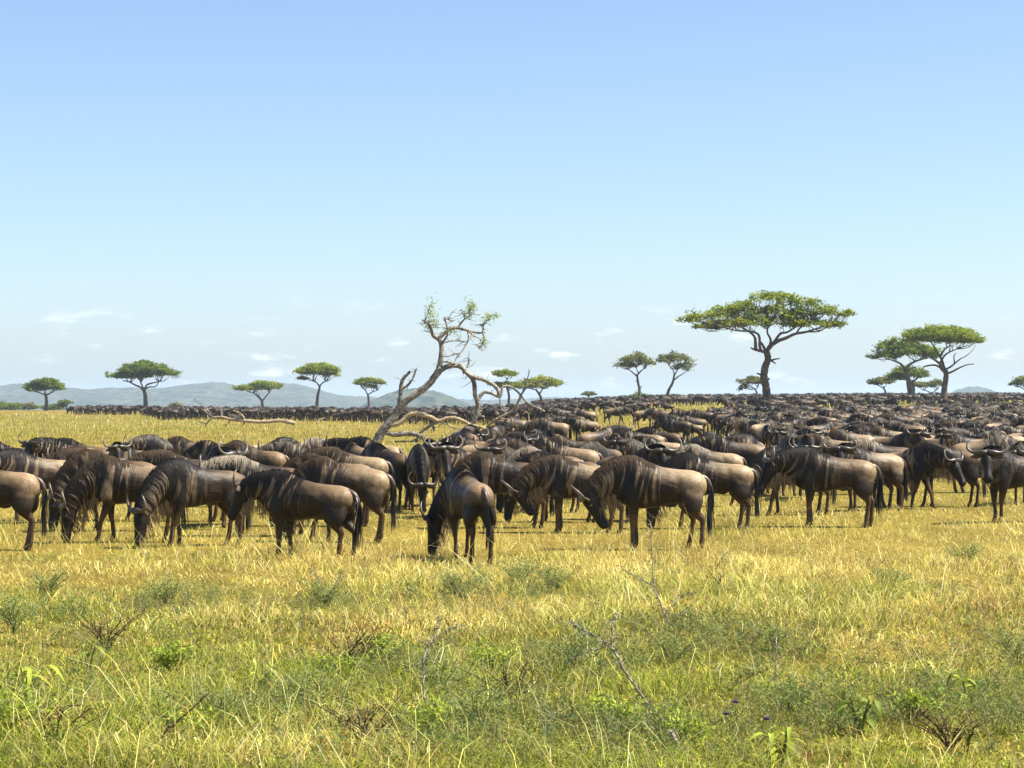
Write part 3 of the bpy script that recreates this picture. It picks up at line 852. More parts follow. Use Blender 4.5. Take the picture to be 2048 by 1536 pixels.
acacia('acacia_tree', 330, [([(1278, 800), (1279, 780), (1276, 765), (1274, 748)], 3.2, 2), ([(1275, 752), (1264, 744), (1256, 738)], 1.6, .8), ([(1276, 750), (1284, 740), (1292, 736)], 1.6, .8), ([(1279, 776), (1284, 772)], 1.2, .6), ([(1276, 763), (1271, 762)], 1.2, .6), ([(1275, 745), (1272, 735)], 1.4, .7)],
    [(1272, 720, 30, 12), (1252, 731, 20, 8), (1290, 727, 18, 13)], 'straight acacia with a ragged round crown above a dark bush', 'grey', .85, .32)
acacia('acacia_tree', 335, [([(1331, 800), (1337, 782), (1345, 766), (1349, 748)], 3.4, 2), ([(1347, 760), (1358, 752), (1366, 747)], 1.6, .8), ([(1349, 750), (1356, 738), (1364, 730)], 1.6, .8), ([(1349, 750), (1346, 740), (1338, 732)], 1.4, .7)],
    [(1352, 720, 32, 13), (1332, 722, 16, 12), (1368, 736, 22, 13)], 'leaning acacia with a thin see-through grey crown', 'grey', .72, .30)
acacia('acacia_tree', 330, [([(1016, 812), (1018, 795), (1016, 782), (1012, 772)], 2.8, 1.8), ([(1014, 775), (1005, 766), (998, 764)], 1.4, .7), ([(1013, 772), (1014, 762), (1012, 756)], 1.4, .8)], [(1011, 749, 24, 8), (1018, 772, 26, 7), (995, 770, 14, 5)], 'two-tiered acacia behind the arching dead branches', 'olive', 1.2, .36)
acacia('acacia_tree', 345, [([(1083, 808), (1082, 797), (1077, 786), (1072, 780)], 2.8, 1.8), ([(1079, 788), (1084, 780), (1086, 776)], 1.6, .9)], [(1090, 768, 32, 11), (1060, 772, 22, 9), (1080, 762, 18, 6)], 'dense round-topped acacia right of the fallen branches', 'olive', 1.2, .36)
acacia('acacia_tree', 440, [([(1176, 803), (1177, 796), (1177, 792)], 1.6, 1)], [(1177, 788, 12, 4)], 'tiny far acacia standing alone in the gap between trees', 'grey', 1.2, .45)
acacia('acacia_tree', 410, [([(291, 822), (291, 800), (290, 789), (288, 780)], 4.6, 3.2), ([(289, 784), (281, 775), (270, 770), (258, 764), (245, 761)], 2.4, 1), ([(288, 780), (284, 770), (281, 762)], 2, 1), ([(290, 780), (293, 770), (303, 766), (314, 764)], 2.2, 1), ([(291, 778), (299, 774), (310, 773), (317, 763)], 1.8, .8)],
    [(288, 740, 44, 12), (250, 752, 30, 8), (326, 748, 28, 10), (290, 729, 18, 8), (270, 752, 30, 8), (310, 742, 30, 12)], 'broad flat acacia at the far tip of the herd', 'dark', 1.1, .38)
acacia('acacia_tree', 420, [([(92, 824), (93, 805), (92, 793), (90, 788)], 3.4, 2.6), ([(91, 790), (80, 786), (70, 783)], 1.6, .7), ([(92, 791), (102, 786), (108, 783)], 1.8, .8), ([(90, 788), (90, 780)], 2, 1)], [(88, 772, 34, 11), (68, 778, 18, 6), (108, 776, 18, 6), (90, 764, 22, 6)], 'compact dome-shaped acacia standing on open grass by the left edge', 'dark', 1.2, .40)
acacia('acacia_tree', 440, [([(525, 815), (524, 803), (520, 797), (514, 791)], 2.6, 2), ([(524, 803), (530, 795), (538, 786)], 1.8, .9), ([(515, 792), (508, 787), (500, 785)], 1.6, .8)], [(527, 772, 28, 9), (498, 777, 24, 6), (545, 776, 14, 6)], 'low lopsided acacia in front of the pale ridge', 'olive', 1.2, .40)
acacia('acacia_tree', 380, [([(633, 814), (635, 795), (638, 780), (640, 770)], 3.2, 2), ([(639, 773), (632, 764), (624, 760)], 1.6, .8), ([(640, 772), (648, 764), (656, 762)], 1.6, .8), ([(634, 762), (612, 757), (602, 756)], 1.2, .6)], [(640, 740, 38, 10), (612, 745, 20, 7), (658, 750, 18, 8), (638, 734, 20, 7), (604, 757, 9, 4)], 'slender bright green acacia on a tall bare stem', 'olive', 1.1, .36)
acacia('acacia_tree', 430, [([(738, 812), (737, 797), (735, 788)], 2.4, 1.7), ([(736, 790), (745, 784), (756, 780)], 1.4, .7), ([(735, 788), (730, 780), (724, 776)], 1.4, .7)], [(740, 764, 26, 7), (722, 767, 12, 5), (757, 766, 13, 5), (742, 774, 12, 5)], 'little flat acacia just left of the stony hill', 'olive', 1.2, .40)
acacia('acacia_tree', 430, [([(133, 821), (133, 815), (132, 811)], 1.6, 1.2)], [(132, 805, 11, 4), (124, 812, 8, 5)], 'bushy sapling tree right of the dome-shaped acacia', 'dark', 1.2, .40)

def bush(d, px, py, rx, ry, label, palette='dark'):
    x = (px - CX) / F * d; s = F / d
    g = Vector((x, d, float(ground(x, d)) - .02))
    top = EYE + (HY - (py - ry)) / F * d - g.z
    r = thing('bush', g, label, 'bush', 'dark bushes along the far edge of the plain')
    V, Fc, C = leaf_cloud([(0, 0, top * .40, rx / s, top * .6)], s, 1.3, .36, pal(palette), 1.0)
    V[:, 2] = np.maximum(V[:, 2], .0)
    obj('foliage', arr_mesh('foliage', V, Fc, [M_LEAF], C, False), r)
    mb = MB()
    for k in range(5):
        a = rng.uniform(0, 6.28)
        mb.tube(smooth_path([(0, 0, -.02), (math.cos(a) * rx / s * .3, math.sin(a) * rx / s * .3, top * .4), (math.cos(a) * rx / s * .6, math.sin(a) * rx / s * .6, top * .75)], 5), np.linspace(.09, .03, 5), 5)
    obj('stems', mb.mesh('stems', [M_BARK]), r)
    return r
bush(470, -12, 811, 26, 7, 'grey-green bush at the left edge, tallest of the bush row')
bush(470, 22, 813, 26, 6, 'wide low bush next to the one at the left edge')
bush(465, 58, 814, 16, 6, 'small bush with a pointed top left of the dome-shaped acacia', 'grey')
bush(462, 103, 815, 20, 5, 'low bush at the foot of the dome-shaped acacia')
bush(375, 1279, 796, 22, 8, 'domed dark bush at the foot of the straight acacia')
bush(480, 1379, 797, 14, 3, 'smaller of two low dark bushes on the skyline')
bush(480, 1409, 796, 18, 4, 'wider of two low dark bushes on the skyline')
bush(455, 350, 812, 12, 6, 'thin pale bush right of the broad flat acacia', 'grey')

# ------------------------------------------------------------------ dead trees
def dead_tree(name, d, limbs, label, mats, cat='dead tree', tufts=(), spread=.4, dep0=None, ground_to=None):
    s = F / d
    b = limbs[0][0][0]
    bx = (b[0] - CX) / F * d
    G = Vector((bx, d, float(ground(bx, d)))); Gn = np.array(G)
    root = thing(name, G, label, cat)
    paths = []; ends = []
    w = lambda p, y: np.array([(p[0] - CX) / F * d, d + y, EYE + (HY - p[1]) / F * d])
    for i, (pts, r0, r1, *o) in enumerate(limbs):
        m = mats[o[0] if o else 0]
        if i == 0 or (len(o) > 1 and o[1] == 'free'):
            y0 = o[2] if len(o) > 2 else 0.0; P0 = w(pts[0], y0)
        else:
            q = np.vstack(paths); t = w(pts[0], 0)
            P0 = q[np.argmin((q[:, 0] - t[0]) ** 2 + (q[:, 2] - t[2]) ** 2)]; y0 = P0[1] - d
        L = sum(math.hypot(pts[k + 1][0] - pts[k][0], pts[k + 1][1] - pts[k][1]) for k in range(len(pts) - 1)) / s
        y1 = y0 + rng.uniform(-1, 1) * spread * L if i else .2
        n = len(pts)
        P = [P0] + [w(pts[k], y0 + (y1 - y0) * k / (n - 1) + rng.normal(0, .03 * L / n)) for k in range(1, n)]
        for k in range(n):
            gz = float(ground(P[k][0], P[k][1])) + r1 / s * .4
            if P[k][2] < gz and not (i == 0 and k == 0): P[k][2] = gz
        P = smooth_path(P, 4 + 5 * n)
        P[1:-1] += rng.normal(0, .012, (len(P) - 2, 3)) * (r0 / s) * 1.6
        paths.append(P); ends.append(P[-1])
        R = np.linspace(r0 / s, r1 / s, len(P)) * (1 + rng.normal(0, .035, len(P)))
        mb = MB(); mb.tube(P - Gn, R, 10 if r0 > 3 else 6, rough=.13)
        nm = 'trunk' if i == 0 else 'branch'
        obj(nm, mb.mesh(nm, [m]), root)
        if r0 > 1.3 and i:       # broken twigs
            mt = MB()
            for k in range(6):
                j = rng.integers(3, len(P) - 1); e = P[j] + rng.normal(0, 1, 3) * (.30, .2, .22)
                mt.tube(smooth_path([P[j], P[j] * .5 + e * .5 + rng.normal(0, .05, 3), e], 5) - Gn, np.linspace(.022, .008, 5), 4)
            obj('twigs', mt.mesh('twigs', [m]), root)['kind'] = 'stuff'
    for (px, py, rx, ry) in tufts:
        q = np.vstack(paths); t = w((px, py), 0); y0 = q[np.argmin((q[:, 0] - t[0]) ** 2 + (q[:, 2] - t[2]) ** 2), 1] - d
        n = int(rx * ry * 1.1) + 30
        c = w((px, py), y0) - Gn
        P = c + rng.normal(0, 1, (n, 3)) * (rx / s * .55, rx / s * .4, ry / s * .6)
        u = rng.normal(size=(n, 3)); u /= np.linalg.norm(u, axis=1)[:, None]; v = np.cross(u, rng.normal(size=(n, 3))); v /= np.linalg.norm(v, axis=1)[:, None]
        sz = .055 * rng.uniform(.5, 1.3, n)[:, None]
        V = np.stack([P - u * sz, P + u * sz, P + v * sz * .8], 1).reshape(-1, 3)
        C = np.repeat(np.array(pal('olive'))[rng.integers(0, 3, n)] * 1.25, 3, 0)
        obj('leaf_tuft', arr_mesh('leaf_tuft', V, np.arange(len(V)).reshape(-1, 3), [M_WEED], C, False), root)['kind'] = 'stuff'
        mt = MB(); Q = w((px, py), y0)
        for k in range(4):
            e = Q + rng.normal(0, 1, 3) * (rx / s * .7, .1, ry / s * .8); st = q[np.argmin(((q - Q) ** 2).sum(1))]
            mt.tube(smooth_path([st, st * .4 + e * .6, e], 5) - Gn, np.linspace(.02, .006, 5), 4)
        obj('twigs', mt.mesh('twigs', [mats[0]]), root)['kind'] = 'stuff'
    return root
DEADM = [M_DEAD, M_BLEACH]
dead_tree('dead_tree', 106, [
    ([(752, 886), (760, 870), (772, 854), (789, 832), (808, 806), (832, 788), (856, 770), (872, 748), (878, 734), (882, 716), (883, 698), (881, 684), (875, 676)], 9.4, 4.2),
    ([(875, 676), (867, 672), (863, 662), (859, 651), (852, 645), (845, 640)], 4.2, 1.6),
    ([(876, 676), (886, 668), (898, 658), (912, 655), (926, 658), (938, 661), (954, 665), (970, 664)], 4.6, 1.6, 0),
    ([(936, 660), (942, 666), (948, 671)], 2.6, 1.2, 1),
    ([(915, 655), (922, 645), (929, 636), (926, 625), (921, 617)], 2.4, .8), ([(929, 636), (938, 630), (936, 622)], 1.6, .6),
    ([(893, 686), (895, 668), (893, 650), (889, 635)], 2.4, 1.4), ([(890, 637), (897, 639), (904, 642), (912, 639)], 1.7, .8),
    ([(885, 688), (895, 683), (910, 681), (930, 683)], 2.0, 1.0),
    ([(934, 664), (937, 676), (931, 690), (922, 704), (908, 708), (895, 713), (886, 711)], 2.0, .9),
    ([(922, 704), (914, 714), (908, 726)], 1.7, .9), ([(882, 724), (893, 724), (906, 727), (922, 730)], 2.0, 1.2), ([(903, 726), (903, 732)], 1.2, .8),
    ([(966, 664), (966, 652), (960, 647)], 1.6, .7), ([(966, 665), (968, 676), (962, 690), (955, 695)], 2.2, .9),
    ([(866, 758), (876, 746), (886, 737), (900, 732), (916, 731), (926, 737), (930, 746)], 6.0, 4.6),
    ([(936, 738), (937, 726), (937, 716)], 2.2, 1.1),
    ([(926, 738), (936, 748), (950, 755), (966, 759), (982, 767), (994, 777), (999, 791)], 5.0, 3.4),
    ([(927, 738), (937, 748), (947, 762), (949, 778), (950, 792), (955, 806), (953, 826), (946, 842), (936, 856)], 4.4, 4.8),
    ([(954, 804), (960, 792), (969, 784), (984, 787), (998, 793), (1004, 783), (1006, 773), (1020, 773), (1034, 782), (1046, 796), (1058, 808), (1074, 815), (1090, 823)], 4.0, 1.4),
    ([(1041, 790), (1048, 778), (1054, 762), (1057, 750), (1060, 740)], 2.0, .7), ([(1052, 766), (1047, 755)], 1.4, .6), ([(1046, 790), (1058, 770), (1075, 764), (1084, 772), (1097, 777)], 1.8, .7),
    ([(1041, 790), (1036, 805), (1024, 822), (1002, 834), (985, 844), (970, 858)], 2.8, 2.4, 1),
    ([(990, 841), (1004, 838), (1016, 842), (1024, 854), (1027, 866)], 2.4, .9, 1),
    ([(1001, 792), (1000, 806), (1004, 818), (1012, 826)], 1.4, .6),
    ([(795, 822), (799, 804), (801, 786), (803, 768), (808, 756), (816, 748), (821, 742)], 5.2, 2.4), ([(805, 778), (816, 770), (826, 756), (834, 735)], 3.2, 1.5),
    ([(786, 862), (798, 846), (812, 834), (828, 827), (846, 830), (864, 836), (876, 842), (890, 838), (908, 836), (926, 842), (940, 850), (955, 853), (970, 858), (988, 872)], 5.6, 2.4, 1),
    ([(876, 842), (862, 850), (848, 860), (838, 868)], 3.6, 2.0), ([(874, 842), (890, 848), (912, 856), (930, 862)], 2.0, .8, 1), ([(866, 852), (868, 862)], 2.6, 1.8),
    ([(766, 866), (790, 869), (820, 867), (840, 872), (852, 880)], 5.4, 4.0), ([(842, 876), (826, 888), (806, 898), (790, 902)], 4.6, 2.4),
    ([(1056, 862), (1058, 845), (1057, 830), (1054, 824)], 1.6, .7, 1, 'free', 0.0), ([(1050, 862), (1062, 858), (1072, 864)], 1.8, .8, 1)],
    'leaning half-fallen dead tree with grey arching limbs and sparse leaf tufts', DEADM,
    tufts=[(862, 626, 12, 24), (870, 645, 8, 10), (855, 648, 8, 10), (937, 620, 12, 18), (945, 612, 8, 10), (975, 634, 16, 10), (902, 662, 12, 8), (992, 630, 8, 5), (967, 684, 7, 10)])
dead_tree('fallen_tree', 175, [
    ([(590, 847), (576, 844), (560, 841), (540, 843), (516, 844), (494, 842), (470, 840)], 4.2, 3.0, 1), ([(585, 845), (572, 840), (560, 839)], 2.4, 1.0, 1),
    ([(475, 841), (460, 839), (446, 835), (434, 834), (422, 836), (412, 845), (407, 851)], 3.2, 1.3, 1),
    ([(422, 836), (416, 826), (409, 818), (397, 809), (382, 799)], 1.9, .7), ([(442, 835), (441, 824), (439, 815), (435, 807)], 1.8, .7), ([(421, 834), (408, 822), (404, 814)], 1.2, .5),
    ([(489, 841), (485, 832), (477, 825), (466, 821)], 2.2, 1.0, 1), ([(487, 841), (474, 836), (462, 830), (455, 826)], 1.8, .8), ([(488, 842), (480, 828), (478, 824)], 1.4, .6),
    ([(458, 839), (455, 848), (446, 853), (433, 852)], 1.8, .8, 1), ([(440, 850), (434, 855)], 1.2, .6, 1), ([(488, 843), (486, 850), (487, 857)], 2.2, 1.4, 1),
    ([(410, 848), (398, 845), (391, 843)], 1.3, .5)], 'bleached fallen tree lying on open grass with forked branches', DEADM, cat='fallen tree', spread=.35)
dead_tree('tree_stump', 185, [([(633, 848), (637, 842), (641, 838), (650, 836)], 1.8, .9, 1), ([(638, 841), (637, 836)], 1.0, .5, 1)], 'small pale bent stump alone in the grass', DEADM, cat='stump')

# ------------------------------------------------------------------ the herd: animals one can tell apart
NEAR = [
 # photo x, photo y of the feet, heading, pose, size, mane, label
 (-18, 1100, 178, 'graze', 1.0, 'k', 'wildebeest half out of view at the left edge, pale rump and hind legs showing'),
 (262, 1084, 186, 'graze', 1.02, 'b', 'large grazing wildebeest with grey-tan back, in front of its twin at the left'),
 (226, 1062, 186, 'graze', 1.04, 'b', 'grazing wildebeest mostly hidden behind the large grey-tan grazer'),
 (72, 1046, 212, 'stand', 1.02, 'k', 'dark brown wildebeest at the left edge with a striped neck, above the pale rump'),
 (200, 1040, 184, 'stand', 1.0, 'b', 'striped wildebeest with pale beard showing above the pair of grazers'),
 (138, 1000, 182, 'lookL', 1.0, 'k', 'cream-backed wildebeest with wide horns, second row at the left'),
 (165, 985, 176, 'stand', 1.0, 'k', 'black-backed wildebeest behind the cream-backed one with wide horns'),
 (20, 985, 190, 'stand', .96, 'k', 'brown wildebeest behind the striped neck at the left edge'),
 (262, 1002, 236, 'lookL', 1.0, 'k', 'wildebeest facing out with one big curled horn over a black face, left rows'),
 (335, 978, 205, 'stand', 1.0, 'g', 'wildebeest lifting its horns at the back of the left rows'),
 (385, 978, 175, 'graze', 1.0, 'b', 'tan-rumped wildebeest at the back with a dark hump, left of the fallen tree'),
 (370, 1042, 180, 'stand', 1.0, 'b', 'dark wildebeest with vertical neck stripes behind the large grazer'),
 (446, 1052, 262, 'lookL', 1.02, 'k', 'black wildebeest facing straight out behind the sunlit white-maned one'),
 (440, 988, 160, 'graze', .98, 'k', 'rounded dark back of a wildebeest in the third row below the fallen tree'),
 (398, 1092, 208, 'graze', 1.0, 'k', 'black-necked wildebeest grazing toward the viewer beside the sunlit white-maned one'),
 (520, 1072, 182, 'stand', 1.0, 'w', 'wildebeest with a sunlit silvery white mane and long pale beard'),
 (612, 1120, 158, 'stand', .96, 'k', 'nearest dark wildebeest with a hanging head and long black tail'),
 (688, 1084, 170, 'graze', 1.02, 'b', 'smooth brown wildebeest with a tan rump right behind the long-tailed one'),
 (662, 1052, 174, 'graze', 1.0, 'b', 'brown-backed wildebeest peeking over the smooth brown one'),
 (702, 1028, 172, 'stand', 1.0, 'b', 'wildebeest with a ribbed grey neck and cream rump, behind two brown backs'),
 (506, 1014, 174, 'graze', 1.0, 'b', 'pale-rumped wildebeest with head down behind the sunlit silver-maned one'),
 (505, 988, 222, 'lookL', .96, 'g', 'grey-faced wildebeest looking out beneath the fallen tree'),
 (540, 970, 35, 'stand', .92, 'k', 'small dark wildebeest facing away beneath the fallen tree'),
 (606, 1004, 180, 'stand', 1.0, 'g', 'wildebeest with a dark face and grey striped neck right of the grey-faced one'),
 (600, 980, 4, 'tuck', 1.0, 'w', 'sunlit white-backed wildebeest curling its striped neck to the right'),
 (712, 994, 120, 'lookL', 1.0, 'k', 'wildebeest with upright horns and cream rump near the dead tree base'),
 (752, 986, 150, 'stand', .98, 'k', 'wildebeest with a sunlit rump beside the dead tree base'),
 (772, 1018, 128, 'graze', 1.0, 'k', 'wildebeest turned away with cream rump left of the frontal grazer'),
 (835, 1022, 276, 'graze', 1.0, 'k', 'black wildebeest grazing straight toward the viewer with a white crest'),
 (872, 1012, 248, 'lookL', 1.02, 'k', 'black wildebeest staring out with curled horns, under the fallen branches'),
 (925, 1032, 226, 'lookL', 1.04, 'k', 'taller black-faced wildebeest staring out beside the one with curled horns'),
 (1035, 1014, 206, 'lookL', 1.0, 'b', 'brown wildebeest turning its wide horns to the viewer in mid herd'),
 (1094, 1024, 178, 'graze', 1.0, 'w', 'sandy wildebeest with a sunlit cream-white hump in mid herd'),
 (1122, 1044, 178, 'graze', .98, 'k', 'dark-maned wildebeest with tan back in front of the sandy one'),
 (1008, 1056, 182, 'graze', 1.0, 'b', 'wildebeest with a tan-edged hump and ribbed shoulder behind the rear-view grazer'),
 (938, 1122, 107, 'grazeL', 1.0, 'k', 'grazing wildebeest seen from behind with a glowing cream rump'),
 (1158, 1066, 178, 'tuck', 1.0, 'b', 'wildebeest with a shaggy tan beard and shaded face, left of the head-tucking one'),
 (1312, 1100, 176, 'tuck', 1.03, 'b', 'brown wildebeest tucking its head, pale-edged neck and pointed horns'),
 (1268, 1040, 330, 'lookR', 1.02, 'k', 'black-headed wildebeest with a round left horn behind the head-tucking one'),
 (1418, 1058, 178, 'graze', 1.02, 'k', 'wildebeest with a glossy black mane and tan flank right of the head-tucking one'),
 (1418, 1012, 180, 'graze', 1.0, 'w', 'wildebeest with a sunlit cream hump above the glossy black mane'),
 (1464, 990, 178, 'stand', 1.04, 'k', 'black-maned wildebeest with a grey-tan rump in the third row, mid right'),
 (1288, 984, 196, 'lookL', 1.0, 'g', 'grey-necked wildebeest with a raised horn behind the black-headed one'),
 (1204, 998, 236, 'stand', 1.0, 'g', 'dark striped wildebeest angled toward the viewer in mid herd'),
 (1130, 1004, 172, 'graze', 1.02, 'k', 'large tan-flanked wildebeest with a hanging tail in mid herd'),
 (1060, 988, 176, 'graze', 1.0, 'b', 'light brown rump of a wildebeest left of the tan-flanked one'),
 (975, 976, 8, 'stand', .98, 'k', 'brown-backed wildebeest just below the bleached branches'),
 (1142, 958, 182, 'graze', .94, 'b', 'stooping tan-backed wildebeest right of the fallen branches'),
 (1586, 1030, 186, 'graze', 1.0, 'k', 'black-necked wildebeest with a white beard and a cream back, behind the broadside one'),
 (1660, 1054, 178, 'stand', 1.04, 'k', 'wildebeest standing broadside with a black mane and long black tail at the right'),
 (1812, 1016, 322, 'walk', 1.02, 'k', 'nearly black wildebeest in shade walking toward the right'),
 (1892, 1014, 176, 'graze', 1.02, 'b', 'tan wildebeest partly hidden behind the nearly black one'),
 (2030, 1044, 200, 'lookL', 1.06, 'k', 'wildebeest facing out at the right edge with pale horns and white beard'),
 (2048, 1008, 246, 'stand', 1.0, 'g', 'wildebeest head with ear and horns behind the one at the right edge'),
 (1736, 1022, 198, 'lookL', 1.04, 'k', 'horned wildebeest turning toward the viewer behind the broadside one'),
 (1612, 998, 262, 'stand', 1.04, 'k', 'dark wildebeest facing forward in the press behind the broadside one'),
 (1566, 990, 284, 'stand', 1.0, 'k', 'very dark wildebeest next to the forward-facing one, right side press'),
 (1506, 972, 250, 'lookR', 1.0, 'k', 'wildebeest with two tall pale horns below the largest acacia'),
 (1762, 990, 180, 'tuck', 1.0, 'w', 'tan wildebeest with a sunlit white striped hump at the right side press'),
 (1792, 966, 326, 'lookR', 1.06, 'k', 'big black wildebeest turning right with a curled horn, right side press'),
 (1880, 950, 8, 'stand', 1.04, 'g', 'wildebeest with a sunlit tan belly standing above the nearly black one'),
 (1968, 986, 2, 'graze', 1.06, 'g', 'wildebeest with a striped dark shoulder behind the pale-horned one'),
 (1840, 938, 330, 'lookR', 1.0, 'k', 'wildebeest with raised lyre horns in front of the packed rows'),
 (1700, 948, 180, 'graze', 1.04, 'b', 'smooth tan-backed wildebeest in the packed rows at the right'),
 (1780, 930, 178, 'graze', 1.0, 'b', 'grey-tan wildebeest lying long and low in the packed rows'),
 (1660, 968, 172, 'stand', 1.0, 'b', 'tan-rumped wildebeest just left of the smooth tan-backed one'),
 (1640, 950, 240, 'lookL', 1.0, 'k', 'wildebeest with a round pale horn right of the largest acacia trunk'),
 (2010, 950, 200, 'stand', 1.0, 'k', 'black wildebeest at the right edge above the horned head'),
 (1930, 956, 190, 'lookL', 1.0, 'k', 'wildebeest with crescent horns in the packed rows at the right'),
 (1590, 944, 205, 'lookL', 1.0, 'k', 'wildebeest facing out just below the largest acacia trunk'),
 (1232, 850, 2, 'walk', 1.0, 'k', 'lone wildebeest walking right across the open grass with head low'),
 (1326, 862, 182, 'stand', 1.0, 'b', 'tan-shouldered wildebeest standing in the gap below the leaning acacia'),
 (1290, 856, 20, 'graze', .96, 'k', 'dark wildebeest behind the tan-shouldered one in the gap'),
 (1402, 866, 170, 'graze', 1.02, 'k', 'dark wildebeest with a bent pale tail in the gap below the leaning acacia'),
 (1368, 862, 176, 'graze', 1.0, 'k', 'hunched wildebeest between the tan-shouldered and the bent-tailed ones'),
 (1440, 868, 262, 'stand', 1.04, 'k', 'dark wildebeest standing end-on at the left of the packed rows'),
 (1468, 876, 300, 'stand', 1.04, 'k', 'tall dark wildebeest end-on left of the largest acacia trunk'),
 (1168, 860, 180, 'graze', 1.02, 'k', 'brown wildebeest with head down at the edge of the far herd'),
 (1126, 854, 210, 'stand', 1.0, 'k', 'black wildebeest beside the brown one at the edge of the far herd'),
 (975, 842, 270, 'stand', 1.0, 'k', 'black wildebeest facing forward below the arching dead limb'),
 (896, 838, 178, 'graze', 1.0, 'k', 'black wildebeest grazing left of the arching dead limb'),
 (354, 836, 150, 'stand', 1.0, 'k', 'brown wildebeest stepping out of the far line left of the fallen tree'),
]
for r in NEAR:
    s = (r[1] - HY) / EYE
    place(*r, lod=0 if r[1] > 1010 else (1 if r[1] > 880 else 2))

# ------------------------------------------------------------------ the herd: the rows behind
far = []
def try_add(px, d, p_ok, gap):
    x = (px - CX) / F * d
    if rng.random() > p_ok: return
    for (a, b) in HERD_XY:
        dx, dy = a - x, b - d
        if dx * dx + dy * dy * .5 < gap * gap: return
    HERD_XY.append((x, d)); far.append((px, d, x))
for _ in range(2600):                                   # packed rows at the right, behind the animals above
    px = rng.uniform(1440, 2150); d = rng.uniform(56, 140)
    lim = np.interp(px, [1440, 1500, 1560, 1700, 2150], [112, 80, 66, 60, 58])
    if d < lim: continue
    hole = 0.0 if (px > 1640 and px < 1700 and 112 < d < 128) else 1.0
    try_add(px, d, hole, 1.25)
for _ in range(700):                                    # back row of the near group, and stragglers behind it
    px = rng.uniform(905, 1500); d = rng.uniform(57, 69) if rng.random() < .88 else rng.uniform(84, 112)
    if px < 1000 and d > 70: continue
    if 1175 < px < 1310 and d > 84: continue
    try_add(px, d, .55, 1.7)
n_pack = len(far)
for _ in range(2100):                                   # the slope beyond, to the skyline
    px = rng.uniform(1070, 2150); d = rng.uniform(140, 500)
    clump = vnoise((px - CX) / F * d, d, 22, 3)
    dens = sstep(.38, .60, clump) * np.interp(px, [1070, 1250, 1450, 2150], [.9, .65, .8, 1]) + .9 * (d > 300)
    if 1180 < px < 1450 and d < 165: continue
    if 148 < d < 275: dens = dens * sstep(.40, .60, fnoise((px - CX) / F * d, d * .45, 9.0, 2)) * .9
    try_add(px, d, dens, 1.9)
for _ in range(1500):                                   # the dark line across the plain at the left
    px = rng.uniform(146, 1120)
    near = np.interp(px, [146, 280, 330, 420, 700, 900, 1120], [305, 300, 222, 228, 205, 172, 150])
    d = near + rng.exponential(20)
    if d > 335: continue
    if 268 < px < 280: continue
    try_add(px, d, 1.0, 1.35)
far.sort(key=lambda t: t[1])
def spot(px, d):
    if px < 1100 and d > 115:
        row = 'front' if d < 232 else 'back'
        for lim, w_ in ((285, 'under the broad flat acacia'), (370, 'right of the broad flat acacia'), (460, 'behind the fallen tree'), (520, 'left of the low lopsided acacia'), (580, 'right of the low lopsided acacia'), (635, 'left of the slender green acacia'),
                        (690, 'right of the slender green acacia'), (740, 'left of the little flat acacia'), (800, 'right of the little flat acacia'), (880, 'beside the leaning dead trunk'), (960, 'under the dead tree arch'), (1030, 'behind the bent dead limb')):
            if px < lim: return row + ' of the far line ' + w_
        return row + ' of the far line past the dead branches'
    if d < 140:
        row = 'front packed row ' if d < 74 else 'second packed row ' if d < 88 else 'middle packed rows ' if d < 106 else 'rear packed rows '
        for lim, w_ in ((1010, 'below the bleached fallen branches'), (1110, 'right of the fallen branches'), (1220, 'below the tiny far acacia'), (1310, 'below the straight acacia'), (1400, 'below the leaning acacia'), (1500, 'left of the largest acacia'), (1540, 'by the largest acacia trunk'), (1600, 'just right of the largest acacia'), (1670, 'under the largest crown edge'), (1740, 'left of the acacia clump'), (1800, 'under the dark spreading acacia'), (1860, 'under the acacia clump'), (1920, 'under the forked acacia'), (1980, 'below the blue cone hill')):
            if px < lim: return row + w_
        return row + 'at the right edge'
    for lim, w_ in ((1240, 'scattered on the rise below the tiny far acacia'), (1400, 'scattered on the rise below the leaning acacia'), (1560, 'crowded on the rise around the largest acacia'), (1760, 'crowded on the rise right of the largest acacia'), (1900, 'crowded on the rise under the acacia clump')):
        if px < lim: return w_
    return 'crowded on the rise under the blue cone hill'
POSEL = ['graze', 'graze', 'stand', 'grazeL', 'lookL', 'walk', 'lookR', 'stand']
WORD = {'graze': 'grazing', 'grazeL': 'grazing', 'grazeR': 'grazing', 'stand': 'standing', 'lookL': 'looking sideways', 'lookR': 'looking sideways', 'walk': 'walking', 'tuck': 'lowering its head'}
def facing(h):
    h %= 360
    return 'facing left' if 125 < h < 235 else ('facing right' if h < 55 or h > 305 else ('front-on' if h >= 235 else 'seen from behind'))
N_SINGLE = 292 - len(NEAR)
rest, made = [], []
for i, (px, d, x) in enumerate(far):
    if px < 1100: h = rng.choice([180, 270, 0, 90]) + rng.normal(0, 24)
    else: h = rng.choice([180, 180, 0, 270, 200]) + rng.normal(0, 24)
    p = POSEL[rng.integers(0, 8)]
    sz = rng.uniform(.86, 1.06) if rng.random() > .12 else rng.uniform(.62, .78)
    if i < N_SINGLE:
        near = px > 1400 and d < 95
        mn = rng.choice(['k', 'b', 'k', 'g'])
        kindw = ({'k': 'black-maned ', 'b': 'brown-maned ', 'g': 'grey-maned '}[mn] if d < 92 else '') + 'wildebeest ' + WORD[p] + ' ' + facing(h) + ', ' + spot(px, d)
        made.append((kindw, px, place(px, 0, h, p, sz, mn, kindw, 1 if d < 92 else 2, dist=d)))
    else: rest.append((px, d, x, h, p, sz))
same = {}
for lab, px, o in made: same.setdefault(lab, []).append((px, o))
